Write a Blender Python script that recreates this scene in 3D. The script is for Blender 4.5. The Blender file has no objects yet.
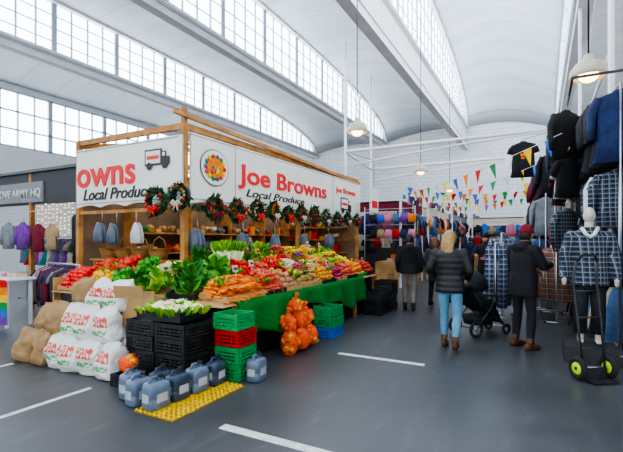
import bpy, bmesh, math, random
from mathutils import Vector, Matrix, noise
random.seed(7)
R=random.random
U=random.uniform
V=Vector
pi=math.pi
scene=bpy.context.scene
scene.view_settings.view_transform='AgX'
try: scene.view_settings.look='AgX - Medium High Contrast'
except Exception: pass
scene.view_settings.exposure=0.45

# ------------------------------------------------------------ materials
MC={}
def newmat(name):
    m=bpy.data.materials.new(name); m.use_nodes=True
    nt=m.node_tree; b=nt.nodes['Principled BSDF']
    return m,nt,b
def sat(c,k=1.25):
    l=.3*c[0]+.55*c[1]+.15*c[2]
    return tuple(max(0.002,min(1,l+(x-l)*k)) for x in c)
def mat(name,col,rough=.65,metal=0,var=.12,scale=9,bump=0,bscale=60,emis=0,spec=.4,alpha=1,trans=0):
    if name in MC: return MC[name]
    col=sat(col)
    m,nt,b=newmat(name)
    tc=nt.nodes.new('ShaderNodeTexCoord')
    n=nt.nodes.new('ShaderNodeTexNoise'); n.inputs['Scale'].default_value=scale; n.inputs['Detail'].default_value=3
    nt.links.new(tc.outputs['Object'],n.inputs['Vector'])
    r=nt.nodes.new('ShaderNodeValToRGB')
    r.color_ramp.elements[0].position=.3; r.color_ramp.elements[1].position=.7
    r.color_ramp.elements[0].color=[c*(1-var) for c in col]+[1]
    r.color_ramp.elements[1].color=[min(1,c*(1+var)) for c in col]+[1]
    nt.links.new(n.outputs['Fac'],r.inputs['Fac'])
    nt.links.new(r.outputs['Color'],b.inputs['Base Color'])
    b.inputs['Roughness'].default_value=rough; b.inputs['Metallic'].default_value=metal
    b.inputs['Specular IOR Level'].default_value=spec
    if trans: b.inputs['Transmission Weight'].default_value=trans
    if emis:
        b.inputs['Emission Color'].default_value=list(col)+[1]; b.inputs['Emission Strength'].default_value=emis
    if bump:
        n2=nt.nodes.new('ShaderNodeTexNoise'); n2.inputs['Scale'].default_value=bscale
        nt.links.new(tc.outputs['Object'],n2.inputs['Vector'])
        bp=nt.nodes.new('ShaderNodeBump'); bp.inputs['Strength'].default_value=bump; bp.inputs['Distance'].default_value=.02
        nt.links.new(n2.outputs['Fac'],bp.inputs['Height']); nt.links.new(bp.outputs['Normal'],b.inputs['Normal'])
    MC[name]=m; return m
def plaid(name,ca,cb,cl,freq=9):
    if name in MC: return MC[name]
    m,nt,b=newmat(name); N=nt.nodes.new; L=nt.links.new
    tc=N('ShaderNodeTexCoord'); sp=N('ShaderNodeSeparateXYZ'); L(tc.outputs['Object'],sp.inputs[0])
    ad=N('ShaderNodeMath'); ad.operation='ADD'; L(sp.outputs[0],ad.inputs[0]); L(sp.outputs[1],ad.inputs[1])
    def band(src,th,f,off):
        a=N('ShaderNodeMath'); a.operation='MULTIPLY_ADD'; L(src,a.inputs[0]); a.inputs[1].default_value=f; a.inputs[2].default_value=off+50
        fr=N('ShaderNodeMath'); fr.operation='FRACT'; L(a.outputs[0],fr.inputs[0])
        g=N('ShaderNodeMath'); g.operation='GREATER_THAN'; L(fr.outputs[0],g.inputs[0]); g.inputs[1].default_value=th
        return g.outputs[0]
    b1=band(ad.outputs[0],.5,freq,0); b2=band(sp.outputs[2],.5,freq,0)
    l1=band(ad.outputs[0],.9,freq,.3); l2=band(sp.outputs[2],.9,freq,.3)
    s=N('ShaderNodeMath'); s.operation='ADD'; L(b1,s.inputs[0]); L(b2,s.inputs[1])
    h=N('ShaderNodeMath'); h.operation='MULTIPLY'; L(s.outputs[0],h.inputs[0]); h.inputs[1].default_value=.5
    mx=N('ShaderNodeMixRGB'); L(h.outputs[0],mx.inputs[0]); mx.inputs[1].default_value=list(ca)+[1]; mx.inputs[2].default_value=list(cb)+[1]
    mm=N('ShaderNodeMath'); mm.operation='MAXIMUM'; L(l1,mm.inputs[0]); L(l2,mm.inputs[1])
    m2=N('ShaderNodeMixRGB'); L(mm.outputs[0],m2.inputs[0]); L(mx.outputs[0],m2.inputs[1]); m2.inputs[2].default_value=list(cl)+[1]
    L(m2.outputs[0],b.inputs['Base Color']); b.inputs['Roughness'].default_value=.9
    MC[name]=m; return m
def sackmat(name,base):
    m,nt,b=newmat(name); N=nt.nodes.new; L=nt.links.new
    tc=N('ShaderNodeTexCoord'); sp=N('ShaderNodeSeparateXYZ'); L(tc.outputs['Generated'],sp.inputs[0])
    def win(src,lo,hi):
        a=N('ShaderNodeMath'); a.operation='GREATER_THAN'; L(src,a.inputs[0]); a.inputs[1].default_value=lo
        c=N('ShaderNodeMath'); c.operation='LESS_THAN'; L(src,c.inputs[0]); c.inputs[1].default_value=hi
        d=N('ShaderNodeMath'); d.operation='MULTIPLY'; L(a.outputs[0],d.inputs[0]); L(c.outputs[0],d.inputs[1]); return d.outputs[0]
    def mul(a,c):
        d=N('ShaderNodeMath'); d.operation='MULTIPLY'; L(a,d.inputs[0]); L(c,d.inputs[1]); return d.outputs[0]
    mp=N('ShaderNodeMapping'); mp.inputs['Scale'].default_value=(9,.5,7); L(tc.outputs['Generated'],mp.inputs[0])
    no=N('ShaderNodeTexNoise'); no.inputs['Scale'].default_value=1.6; L(mp.outputs[0],no.inputs['Vector'])
    g=N('ShaderNodeMath'); g.operation='GREATER_THAN'; L(no.outputs['Fac'],g.inputs[0]); g.inputs[1].default_value=.46
    xw=win(sp.outputs[0],.2,.8)
    red=mul(mul(win(sp.outputs[2],.48,.74),xw),g.outputs[0])
    grn=mul(mul(win(sp.outputs[2],.26,.40),xw),g.outputs[0])
    m1=N('ShaderNodeMixRGB'); L(red,m1.inputs[0]); m1.inputs[1].default_value=list(base)+[1]; m1.inputs[2].default_value=(.70,.06,.03,1)
    m2=N('ShaderNodeMixRGB'); L(grn,m2.inputs[0]); L(m1.outputs[0],m2.inputs[1]); m2.inputs[2].default_value=(.06,.36,.10,1)
    L(m2.outputs[0],b.inputs['Base Color']); b.inputs['Roughness'].default_value=.6
    n2=N('ShaderNodeTexNoise'); n2.inputs['Scale'].default_value=12; n2.inputs['Detail'].default_value=5; L(tc.outputs['Object'],n2.inputs['Vector'])
    bp=N('ShaderNodeBump'); bp.inputs['Strength'].default_value=.9; bp.inputs['Distance'].default_value=.04
    L(n2.outputs['Fac'],bp.inputs['Height']); L(bp.outputs['Normal'],b.inputs['Normal'])
    return m
def floormat():
    m,nt,b=newmat('floor_vinyl'); N=nt.nodes.new; L=nt.links.new
    tc=N('ShaderNodeTexCoord')
    n=N('ShaderNodeTexNoise'); n.inputs['Scale'].default_value=.8; n.inputs['Detail'].default_value=10; n.inputs['Roughness'].default_value=.7
    L(tc.outputs['Object'],n.inputs['Vector'])
    r=N('ShaderNodeValToRGB'); r.color_ramp.elements[0].position=.32; r.color_ramp.elements[1].position=.70
    r.color_ramp.elements[0].color=(.038,.040,.045,1); r.color_ramp.elements[1].color=(.076,.078,.084,1)
    L(n.outputs['Fac'],r.inputs['Fac'])
    n3=N('ShaderNodeTexNoise'); n3.inputs['Scale'].default_value=90; L(tc.outputs['Object'],n3.inputs['Vector'])
    mx=N('ShaderNodeMixRGB'); mx.blend_type='OVERLAY'; mx.inputs[0].default_value=.4
    L(r.outputs['Color'],mx.inputs[1]); L(n3.outputs['Fac'],mx.inputs[2])
    # scuffs
    mp=N('ShaderNodeMapping'); mp.inputs['Scale'].default_value=(3,.7,1); mp.inputs['Rotation'].default_value=(0,0,.5); L(tc.outputs['Object'],mp.inputs[0])
    n4=N('ShaderNodeTexNoise'); n4.inputs['Scale'].default_value=2.5; n4.inputs['Detail'].default_value=6; L(mp.outputs[0],n4.inputs['Vector'])
    r4=N('ShaderNodeValToRGB'); r4.color_ramp.elements[0].position=.58; r4.color_ramp.elements[1].position=.72
    r4.color_ramp.elements[0].color=(0,0,0,1); r4.color_ramp.elements[1].color=(.5,.5,.5,1); L(n4.outputs['Fac'],r4.inputs['Fac'])
    m2=N('ShaderNodeMixRGB'); L(r4.outputs['Color'],m2.inputs[0]); L(mx.outputs[0],m2.inputs[1]); m2.inputs[2].default_value=(.11,.11,.115,1)
    L(m2.outputs[0],b.inputs['Base Color'])
    rr=N('ShaderNodeMapRange'); rr.inputs[3].default_value=.24; rr.inputs[4].default_value=.48; L(n.outputs['Fac'],rr.inputs[0])
    L(rr.outputs[0],b.inputs['Roughness']); b.inputs['Specular IOR Level'].default_value=.5
    return m
def brickmat():
    m,nt,b=newmat('white_painted_brick'); N=nt.nodes.new; L=nt.links.new
    tc=N('ShaderNodeTexCoord'); sp=N('ShaderNodeSeparateXYZ'); cb=N('ShaderNodeCombineXYZ')
    L(tc.outputs['Object'],sp.inputs[0]); L(sp.outputs[0],cb.inputs[0]); L(sp.outputs[2],cb.inputs[1])
    br=N('ShaderNodeTexBrick'); br.inputs['Scale'].default_value=1.0
    br.inputs['Brick Width'].default_value=.55; br.inputs['Row Height'].default_value=.28; br.inputs['Mortar Size'].default_value=.02
    br.inputs['Color1'].default_value=(.74,.74,.74,1); br.inputs['Color2'].default_value=(.66,.665,.67,1); br.inputs['Mortar'].default_value=(.54,.55,.56,1)
    L(cb.outputs[0],br.inputs['Vector']); L(br.outputs['Color'],b.inputs['Base Color']); b.inputs['Roughness'].default_value=.8
    return m
def shellmat():
    m,nt,b=newmat('concrete_white'); N=nt.nodes.new; L=nt.links.new
    tc=N('ShaderNodeTexCoord'); sp=N('ShaderNodeSeparateXYZ'); L(tc.outputs['Object'],sp.inputs[0])
    a=N('ShaderNodeMath'); a.operation='MULTIPLY_ADD'; L(sp.outputs[1],a.inputs[0]); a.inputs[1].default_value=.55; a.inputs[2].default_value=50
    f=N('ShaderNodeMath'); f.operation='FRACT'; L(a.outputs[0],f.inputs[0])
    g=N('ShaderNodeMath'); g.operation='GREATER_THAN'; L(f.outputs[0],g.inputs[0]); g.inputs[1].default_value=.97
    mp=N('ShaderNodeMapping'); mp.inputs['Scale'].default_value=(.25,1.6,.25); L(tc.outputs['Object'],mp.inputs[0])
    n=N('ShaderNodeTexNoise'); n.inputs['Scale'].default_value=.8; n.inputs['Detail'].default_value=6; L(mp.outputs[0],n.inputs['Vector'])
    r=N('ShaderNodeValToRGB'); r.color_ramp.elements[0].position=.3; r.color_ramp.elements[1].position=.7
    r.color_ramp.elements[0].color=(.56,.585,.63,1); r.color_ramp.elements[1].color=(.70,.715,.74,1); L(n.outputs['Fac'],r.inputs['Fac'])
    mx=N('ShaderNodeMixRGB'); L(g.outputs[0],mx.inputs[0]); L(r.outputs['Color'],mx.inputs[1]); mx.inputs[2].default_value=(.47,.50,.55,1)
    L(mx.outputs[0],b.inputs['Base Color']); b.inputs['Roughness'].default_value=.85
    return m

# ------------------------------------------------------------ mesh builder
class MB:
    def __init__(s): s.v=[];s.f=[];s.m=[];s.sm=[];s.mats=[]
    def add(s,vs,fs,mt,M=None,smooth=True):
        if mt not in s.mats: s.mats.append(mt)
        k=s.mats.index(mt); o=len(s.v)
        if M is not None: vs=[M@V(v) for v in vs]
        s.v.extend([tuple(v) for v in vs])
        for f in fs:
            s.f.append([i+o for i in f]); s.m.append(k); s.sm.append(smooth)
    def box(s,c,d,mt,rz=0,M=None):
        x,y,z=d[0]/2,d[1]/2,d[2]/2
        vs=[V((a*x,b*y,e*z)) for a in(-1,1) for b in(-1,1) for e in(-1,1)]
        T=Matrix.Translation(c)@Matrix.Rotation(rz,4,'Z')
        if M is not None: T=M@T
        s.add(vs,[(0,1,3,2),(4,6,7,5),(0,4,5,1),(2,3,7,6),(0,2,6,4),(1,5,7,3)],mt,T,False)
    def beam(s,p,q,w,h,mt,up=V((0,0,1)),M=None):
        p=V(p);q=V(q);t=(q-p).normalized()
        if abs(t.dot(up))>.98: up=V((1,0,0))
        a=t.cross(up).normalized()*w/2; b=a.cross(t).normalized()*h/2
        vs=[e+i*a+j*b for e in(p,q) for i in(-1,1) for j in(-1,1)]
        s.add(vs,[(0,1,3,2),(4,6,7,5),(0,4,5,1),(2,3,7,6),(0,2,6,4),(1,5,7,3)],mt,M,False)
    def loft(s,secs,mt,seg=16,M=None,smooth=True,sq=1):
        vs=[];n=len(secs)
        for sec in secs:
            c,A,B=sec[0],sec[1],sec[2]; rp=sec[3] if len(sec)>3 else 0; nn=sec[4] if len(sec)>4 else 5
            for k in range(seg):
                t=2*pi*k/seg; ct,st=math.cos(t),math.sin(t)
                if sq!=1:
                    ct=math.copysign(abs(ct)**sq,ct); st=math.copysign(abs(st)**sq,st)
                g=1+rp*math.cos(nn*t+.7)
                vs.append(V(c)+V(A)*ct*g+V(B)*st*(g if rp else 1))
        fs=[]
        for i in range(n-1):
            for k in range(seg):
                k2=(k+1)%seg
                fs.append((i*seg+k,i*seg+k2,(i+1)*seg+k2,(i+1)*seg+k))
        vs.append(V(secs[0][0])); vs.append(V(secs[-1][0])); a=len(vs)-2;b=a+1
        for k in range(seg):
            k2=(k+1)%seg
            fs.append((a,k2,k)); fs.append((b,(n-1)*seg+k,(n-1)*seg+k2))
        s.add(vs,fs,mt,M,smooth)
    def tube(s,path,rad,mt,seg=8,side=None,M=None,rnd=False,sq=1):
        path=[V(p) for p in path]; n=len(path)
        if not isinstance(rad,(list,)): rad=[rad]*n
        secs=[]; prev=None
        for i,p in enumerate(path):
            t=(path[min(i+1,n-1)]-path[max(i-1,0)]).normalized()
            ref=V(side) if side is not None else (prev if prev is not None else (V((1,0,0)) if abs(t.x)<.8 else V((0,1,0))))
            A=(ref-t*ref.dot(t))
            if A.length<1e-4: A=t.orthogonal()
            A.normalize(); prev=A; B=t.cross(A)
            r=rad[i]; ra,rb=(r if isinstance(r,tuple) else (r,r))
            if rnd and i==0:
                secs.append((p-t*min(ra,rb)*.7,A*ra*.6,B*rb*.6))
            secs.append((p,A*ra,B*rb))
            if rnd and i==n-1:
                secs.append((p+t*min(ra,rb)*.7,A*ra*.6,B*rb*.6))
        s.loft(secs,mt,seg,M,sq=sq)
    def sphere(s,c,r,mt,seg=12,rings=8,fn=None,M=None):
        if not hasattr(r,'__len__'): r=(r,r,r)
        vs=[];fs=[]
        for i in range(1,rings):
            ph=pi*i/rings
            for k in range(seg):
                th=2*pi*k/seg
                d=V((math.sin(ph)*math.cos(th),math.sin(ph)*math.sin(th),math.cos(ph)))
                g=fn(d) if fn else 1
                if isinstance(g,Vector): vs.append(V(c)+g)
                else: vs.append(V(c)+V((d.x*r[0],d.y*r[1],d.z*r[2]))*g)
        for dz in(1,-1):
            d=V((0,0,dz)); g=fn(d) if fn else 1
            if isinstance(g,Vector): vs.append(V(c)+g)
            else: vs.append(V(c)+V((0,0,dz*r[2]))*g)
        top=len(vs)-2;bot=top+1
        for i in range(rings-2):
            for k in range(seg):
                k2=(k+1)%seg; fs.append((i*seg+k,i*seg+k2,(i+1)*seg+k2,(i+1)*seg+k))
        for k in range(seg):
            k2=(k+1)%seg; fs.append((top,k2,k)); o=(rings-2)*seg; fs.append((bot,o+k,o+k2))
        s.add(vs,fs,mt,M,True)
    def lathe(s,c,prof,mt,seg=24,M=None):
        vs=[];fs=[]
        for r,z in prof:
            for k in range(seg):
                t=2*pi*k/seg; vs.append(V(c)+V((r*math.cos(t),r*math.sin(t),z)))
        for i in range(len(prof)-1):
            for k in range(seg):
                k2=(k+1)%seg; fs.append((i*seg+k,i*seg+k2,(i+1)*seg+k2,(i+1)*seg+k))
        s.add(vs,fs,mt,M,True)
    def torus(s,c,R_,r,mt,axis='Z',seg=24,ms=8,M=None):
        vs=[];fs=[]
        for i in range(seg):
            a=2*pi*i/seg
            for j in range(ms):
                b=2*pi*j/ms; rr=R_+r*math.cos(b); p=(rr*math.cos(a),rr*math.sin(a),r*math.sin(b))
                if axis=='X': p=(p[2],p[0],p[1])
                elif axis=='Y': p=(p[0],p[2],p[1])
                vs.append(V(c)+V(p))
        for i in range(seg):
            for j in range(ms):
                i2=(i+1)%seg;j2=(j+1)%ms
                fs.append((i*ms+j,i2*ms+j,i2*ms+j2,i*ms+j2))
        s.add(vs,fs,mt,M,True)
    def build(s,name,parent=None,local=False,normals=True):
        me=bpy.data.meshes.new(name)
        if s.v and not local:
            xs=[v[0] for v in s.v]; ys=[v[1] for v in s.v]; zs=[v[2] for v in s.v]
            o=V(((min(xs)+max(xs))/2,(min(ys)+max(ys))/2,min(zs)))
        else: o=V((0,0,0))
        me.from_pydata([(v[0]-o.x,v[1]-o.y,v[2]-o.z) for v in s.v],[],s.f)
        for m in s.mats: me.materials.append(m)
        me.polygons.foreach_set('material_index',s.m)
        me.polygons.foreach_set('use_smooth',s.sm)
        me.update()
        if normals:
            bm=bmesh.new(); bm.from_mesh(me); bmesh.ops.recalc_face_normals(bm,faces=bm.faces); bm.to_mesh(me); bm.free()
        ob=bpy.data.objects.new(name,me); scene.collection.objects.link(ob); ob.location=o
        if parent is not None:
            ob.parent=parent
            if not local: ob.matrix_parent_inverse=Matrix.Translation(-parent.location)
        return ob
def empty(name,loc=(0,0,0),rz=0,sc=1):
    e=bpy.data.objects.new(name,None); scene.collection.objects.link(e)
    e.location=loc; e.rotation_euler=(0,0,rz); e.scale=(sc,)*3; e.empty_display_size=.2
    return e
def text(body,loc,rz,w,h,mt,name,parent,ext=.006,shear=0,off=0):
    cu=bpy.data.curves.new(name,'FONT'); cu.body=body; cu.size=1; cu.extrude=ext; cu.shear=shear; cu.offset=off
    cu.materials.append(mt)
    ob=bpy.data.objects.new(name,cu); scene.collection.objects.link(ob)
    bpy.context.view_layer.update()
    dx,dy=max(ob.dimensions.x,.01),max(ob.dimensions.y,.01)
    ob.scale=(w/dx,h/dy,1); ob.rotation_euler=(pi/2,0,rz); ob.location=loc
    ob.parent=parent; ob.matrix_parent_inverse=Matrix.Translation(-parent.location)
    return ob

# palette
white=mat('white_paint',(.74,.75,.76),.7,var=.03,scale=.6)
shell=shellmat()
ribm=mat('rib_white',(.78,.78,.79),.7,var=.06,scale=1.5)
mull=mat('mullion_grey',(.46,.50,.56),.6,var=.05)
black=mat('fabric_black',(.010,.010,.012),.85,var=.3,scale=14,bump=.3)
charcoal=mat('fabric_charcoal',(.03,.032,.04),.85,var=.3,scale=10,bump=.3)
navy=mat('fabric_navy',(.015,.025,.075),.85,var=.3,bump=.2)
metal=mat('steel',(.55,.56,.58),.35,1,var=.05)
darkmetal=mat('dark_steel',(.05,.05,.055),.4,.6)
wood=mat('pine_timber',(.38,.19,.08),.6,var=.35,scale=5,bump=.15,bscale=20)
woodl=mat('ply_light',(.46,.29,.15),.65,var=.25,scale=3)
card=mat('cardboard',(.40,.26,.14),.85,var=.15,scale=5)
red=mat('sign_red',(.66,.02,.015),.5,var=.05)
signw=mat('sign_white',(.74,.725,.67),.55,var=.07,scale=1.6)
inkm=mat('sign_black',(.012,.012,.014),.5)
blackpl=mat('black_plastic',(.012,.013,.015),.45,var=.2)
greenpl=mat('green_plastic',(.01,.27,.09),.4,var=.1)
bluepl=mat('blue_plastic',(.02,.12,.45),.4,var=.1)
rubber=mat('rubber',(.015,.015,.015),.8)
fabs={n:mat('fabric_'+n,c,.88,var=.2,scale=12,bump=.2) for n,c in dict(
  red=(.45,.03,.03),pink=(.55,.22,.30),cream=(.55,.49,.40),white=(.66,.66,.66),blue=(.05,.13,.40),teal=(.04,.22,.25),
  purple=(.16,.05,.25),green=(.04,.22,.08),orange=(.72,.22,.04),grey=(.20,.21,.23),denim=(.08,.14,.24),yellow=(.75,.52,.05),burgundy=(.14,.015,.03),tan=(.34,.24,.15)).items()}
pl_blue=plaid('plaid_blue',(.02,.03,.07),(.11,.14,.24),(.4,.42,.46),11)
pl_red=plaid('plaid_red',(.32,.015,.02),(.025,.015,.02),(.4,.3,.18),10)
pl_grey=plaid('plaid_grey',(.010,.012,.02),(.06,.075,.11),(.24,.27,.32),15)
pl_ora=plaid('plaid_orange',(.25,.08,.05),(.04,.04,.06),(.4,.36,.25),10)

# ------------------------------------------------------------ room shell
b=MB(); b.box((-7.7,8.3,-.1),(31.6,49.4,.2),floormat()); floor=b.build('floor')
lm=mat('line_paint',(.62,.62,.60),.6,var=.2,scale=14)
b=MB()
b.box((-1.65,2.84,.003),(1.5,.09,.006),lm)
b.box((-1.9,5.45,.003),(1.2,.08,.006),lm)
b.box((-4.27,1.2,.003),(.06,3.4,.006),lm)
b.box((-6.0,1.7,.003),(.06,2.6,.006),lm)
b.build('floor_marking')
YE=32.; YS=-16.
b=MB(); b.box((-7.7,YE+.25,7),(31.6,.3,14.4),brickmat()); b.build('wall_far')
b=MB(); b.box((-7.7,YS-.25,7),(31.6,.3,14.4),white); b.build('wall_back')
b=MB(); b.box((8,8,7),(.3,48.4,14.4),white); b.build('wall_right')
b=MB(); b.box((-23.1,8,3.1),(.3,48.4,6.2),white); b.box((-23.1,8,11.6),(.3,48.4,5.2),white); b.build('wall_left')
def g(Y):
    t=abs((Y-8)/24.); return math.sqrt(max(0,1-t**4))
pane=mat('skylight_glass',(.84,.92,.98),.3,var=.0,emis=5.0)
pane2=mat('window_glass',(.93,.97,1.0),.3,var=.0,emis=3.4)  # emissive panes for the right wall and the added back-wall fill
strips=[(-16.9,8.9,10.95,8.6),(-10.75,9.2,11.8,8.9),(-4.74,9.7,13.1,8.15),(1.15,8.9,11.6,7.9)]
ys=[YS+(YE-YS)*i/64 for i in range(65)]
for n,(X,lo,hi,rib) in enumerate(strips):
    b=MB()
    vs=[];fs=[]
    for y in ys:
        vs+= [(X,y,lo-.05),(X,y,lo+(hi-lo)*g(y)+.02)]
    for i in range(64): fs.append((2*i,2*i+2,2*i+3,2*i+1))
    b.add(vs,fs,pane,None,False)
    sgn=1 if n<3 else -1
    y=YS+.7
    k=0
    while y<YE-.2:
        h=(hi-lo)*g(y)
        w=.20 if k%4==0 else .055
        b.box((X+sgn*.05,y,lo+h/2),(.07,w,h),mull); y+=.7;k+=1
    for fr in(.25,.5,.75):
        for i in range(64):
            y0,y1=ys[i],ys[i+1]
            b.beam((X+sgn*.04,y0,lo+(hi-lo)*g(y0)*fr),(X+sgn*.04,y1,lo+(hi-lo)*g(y1)*fr),.04,.04,mull)
    b.build('window_%d'%(n+1),normals=False)
    b=MB()
    b.box((X+sgn*.03,8,(rib+lo)/2),(.12,48,lo-rib),ribm)
    b.box((X+sgn*.08,8,rib),(.36,48,.22),ribm)
    b.box((X+sgn*.12,8,lo),(.3,48,.12),ribm)
    b.tube([(X+sgn*.3,YS,rib+.14),(X+sgn*.3,YE,rib+.14)],.03,mull,6)
    for i in range(64):
        y0,y1=ys[i],ys[i+1]
        b.beam((X+sgn*.1,y0,lo+(hi-lo)*g(y0)),(X+sgn*.1,y1,lo+(hi-lo)*g(y1)),.28,.12,ribm)
    b.build('trim_%d'%(n+1))
b=MB(); b.box((-23.1,8,7.6),(.04,48,2.8),pane)
y=-15.5;k=0
while y<32:
    b.box((-23.0,y,7.6),(.12,.22 if k%4==0 else .06,2.8),mull); y+=.8;k+=1
for z in(6.25,7.1,8.0,8.95): b.box((-23,8,z),(.12,48,.07),mull)
b.build('window_5')
b=MB()  # added glowing windows, unseen behind the camera, to brighten camera-facing surfaces
for xc in(-20,-15,-10,-5,0,5):
    b.box((xc,YS-.08,4.6),(4.4,.04,5.6),pane2)
    for i in range(6): b.box((xc-2.2+i*.88,YS-.04,4.6),(.07,.08,5.6),mull)
    for z in(1.8,3.2,4.6,6.,7.4): b.box((xc,YS-.04,z),(4.4,.08,.07),mull)
b.build('window_6')
b=MB(); b.box((7.84,7,6.2),(.04,44,2.9),pane2)
y=-15;k=0
while y<29.1:
    b.box((7.78,y,6.2),(.1,.2 if k%4==0 else .05,2.9),mull); y+=.8;k+=1
for z in(4.75,5.7,6.7,7.65): b.box((7.78,7,z),(.1,44,.06),mull)
b.build('window_7')
def shellbay(b,x0,z0f,x1,z1f,bump):
    nx=14;vs=[];fs=[]
    for y in ys:
        for i in range(nx+1):
            t=i/nx
            z=z0f(y)*(1-t)+z1f(y)*t+bump*math.sin(pi*t)*(.35+.65*g(y))
            vs.append((x0+(x1-x0)*t,y,z))
    for j in range(64):
        for i in range(nx):
            a=j*(nx+1)+i; fs.append((a,a+1,a+nx+2,a+nx+1))
    b.add(vs,fs,shell)
H_=lambda k:(lambda y:strips[k][1]+(strips[k][2]-strips[k][1])*g(y))
L_=lambda k:(lambda y:strips[k][1])
b=MB()
shellbay(b,-22.95,lambda y:9.3,-16.9,L_(0),.9)
shellbay(b,-16.9,H_(0),-10.75,L_(1),.9)
shellbay(b,-10.75,H_(1),-4.74,L_(2),.8)
shellbay(b,-4.74,H_(2),1.15,H_(3),1.2)
shellbay(b,1.15,L_(3),8,lambda y:8.,.9)
ce=b.build('ceiling',normals=False)
so=ce.modifiers.new('thickness','SOLIDIFY'); so.thickness=.12; so.offset=1

# steel frames / tie pipes
b=MB()
for (x,y,zt) in((-5.8,13.2,8.3),(-6.3,17,8.6)):
    b.tube([(x,y,0),(x,y,zt)],.05,ribm,10); b.box((x,y,.02),(.2,.2,.04),ribm)
b.tube([(-5.8,13.2,4.6),(-6.3,17,4.6)],.04,ribm,8)
b.tube([(-5.8,13.2,7.6),(-6.3,17,5)],.012,ribm,6)
for (y,x0,x1) in((13.2,-5.8,.95),(17,-6.3,.95)):
    b.tube([(x0,y,4.6),(x1,y,4.6)],.05,ribm,10)
    b.tube([(x0,y,4.1)]+[(x0+(x1-x0)*t/10,y,4.1+.45*math.sin(pi*t/20)) for t in range(1,11)],.028,ribm,8)
b.build('steel_portal_frame')
b=MB()
for (x,y,zt) in((.97,7.95,7.8),(.95,13.4,7.8)):
    b.tube([(x,y,0),(x,y,zt)],.045,ribm,10); b.box((x,y,.02),(.2,.2,.04),ribm)
b.tube([(.97,7.95,4.5),(.95,13.4,4.3),(.95,16.9,4.3)],.04,ribm,8)
b.tube([(.97,7.95,7.2),(.95,13.4,4.8)],.012,ribm,6)
b.build('steel_support_post')

# pendant lamps
bulb=mat('lamp_bulb',(1,.74,.42),.3,var=0,emis=6)
shade=mat('lamp_shade',(.50,.44,.36),.35,var=.03)
for (x,y,z,top) in((.62,7.3,3.98,9.5),(-3.64,8.94,4.05,9.6),(-3.7,15,4.0,9.6),(-3.8,21,4.0,9.6)):
    b=MB(); b.lathe((x,y,z),[(.225,-.03),(.245,0),(.23,.08),(.17,.17),(.08,.21),(.055,.30),(.0,.32)],shade)
    b.lathe((x,y,z),[(.22,-.02),(.2,.06),(.13,.13),(.06,.16),(0,.16)],shade)
    b.sphere((x,y,z+.0),(.13,.13,.10),bulb)
    b.tube([(x,y,z+.25),(x,y,top)],.012,inkm,6)
    b.build('pendant_lamp')

# bunting
bc=[fabs['yellow'],fabs['blue'],fabs['orange'],fabs['red'],fabs['green'],fabs['white']]
def bunting(p,q,sag,n,sz=.27):
    b=MB(); p=V(p);q=V(q); pts=[]
    for i in range(n+1):
        t=i/n; c=p.lerp(q,t); c.z-=sag*4*t*(1-t); pts.append(c)
    b.tube(pts,.006,fabs['white'],5)
    for i in range(n):
        c=(pts[i]+pts[i+1])/2; d=(pts[i+1]-pts[i]).normalized()
        tw=U(-.1,.1); w=sz*.42
        nrm=V((-d.y,d.x,0))
        dn=V((0,0,-sz))+nrm*tw
        vs=[c-d*w+nrm*.002,c+d*w+nrm*.002,c+dn+nrm*.002,c-d*w-nrm*.002,c+d*w-nrm*.002,c+dn-nrm*.002]
        b.add(vs,[(0,1,2),(3,5,4),(0,3,4,1),(1,4,5,2),(2,5,3,0)],bc[(i*5+1)%6],None,False)
    b.build('bunting')
bunting((.3,7.6,3.25),(-4.0,14.2,3.2),.12,13,.30)
bunting((.1,11,3.4),(-4.0,15.5,3.15),.2,12)
bunting((.1,13.6,3.4),(-4.0,18.5,3.2),.25,13)
bunting((-4.0,14.0,3.4),(.0,17.5,3.5),.25,13)
bunting((.1,18.,3.6),(-3.9,22,3.3),.3,12,.3)
bunting((-3.9,17.8,3.6),(.1,22.5,3.7),.3,12,.3)

# ------------------------------------------------------------ produce stall (timber frame + signs)
b=MB()
X0,Y0,X1,Y1=-5.1,5.1,-7.85,12.5
for (x,y) in((X0,Y0),(X1,Y0),(X0,Y1),(X1,Y1),(X0,8.8),(-6.5,Y1)):
    b.box((x,y,1.75),(.09,.09,3.5),wood)
b.beam((X0,Y0-.05,3.46),(X0,Y1+.05,3.46),.06,.10,wood)
b.beam((X1-.05,Y0,3.46),(X0+.05,Y0,3.46),.06,.10,wood)
b.beam((X0+.08,Y0-.3,3.62),(X0+.08,Y1+.05,3.38),.05,.07,wood)
b.beam((X1,Y0,3.42),(X1,Y1,3.42),.06,.09,wood); b.beam((X1,Y1,3.42),(X0,Y1,3.42),.06,.09,wood)
for y in(6.5,8.0,9.5,11): b.beam((X1,y,3.46),(X0,y,3.46),.05,.08,wood)
b.beam((X0,Y0,3.42),(X0+.02,Y0-.02,3.75),.07,.07,wood)
b.beam((X1,Y0,3.42),(X0,Y0+1.4,3.46),.05,.06,wood)
b.beam((X0,Y0,2.12),(X0,Y1,2.12),.05,.06,wood); b.beam((X1,Y0,2.12),(X0,Y0,2.12),.05,.06,wood)
b.box((X1-.05,8.8,1.3),(.04,7.4,2.6),mat('back_board',(.17,.11,.07),.7,var=.4,scale=2))
b.box((-6.6,Y1+.06,1.3),(2.9,.04,2.6),mat('end_board',(.22,.14,.085),.7,var=.4,scale=2))
for z in(.9,1.3,1.75): b.box((X1+.2,9.2,z),(.4,6.2,.03),wood)
for y in(6.1,7.7,9.2,10.8,12.3): b.box((X1+.2,y,1.2),(.4,.03,2.2),wood)
for z in(1.2,1.6,2.0): b.box((-6.5,Y1-.15,z),(2.2,.3,.03),wood)
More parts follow.
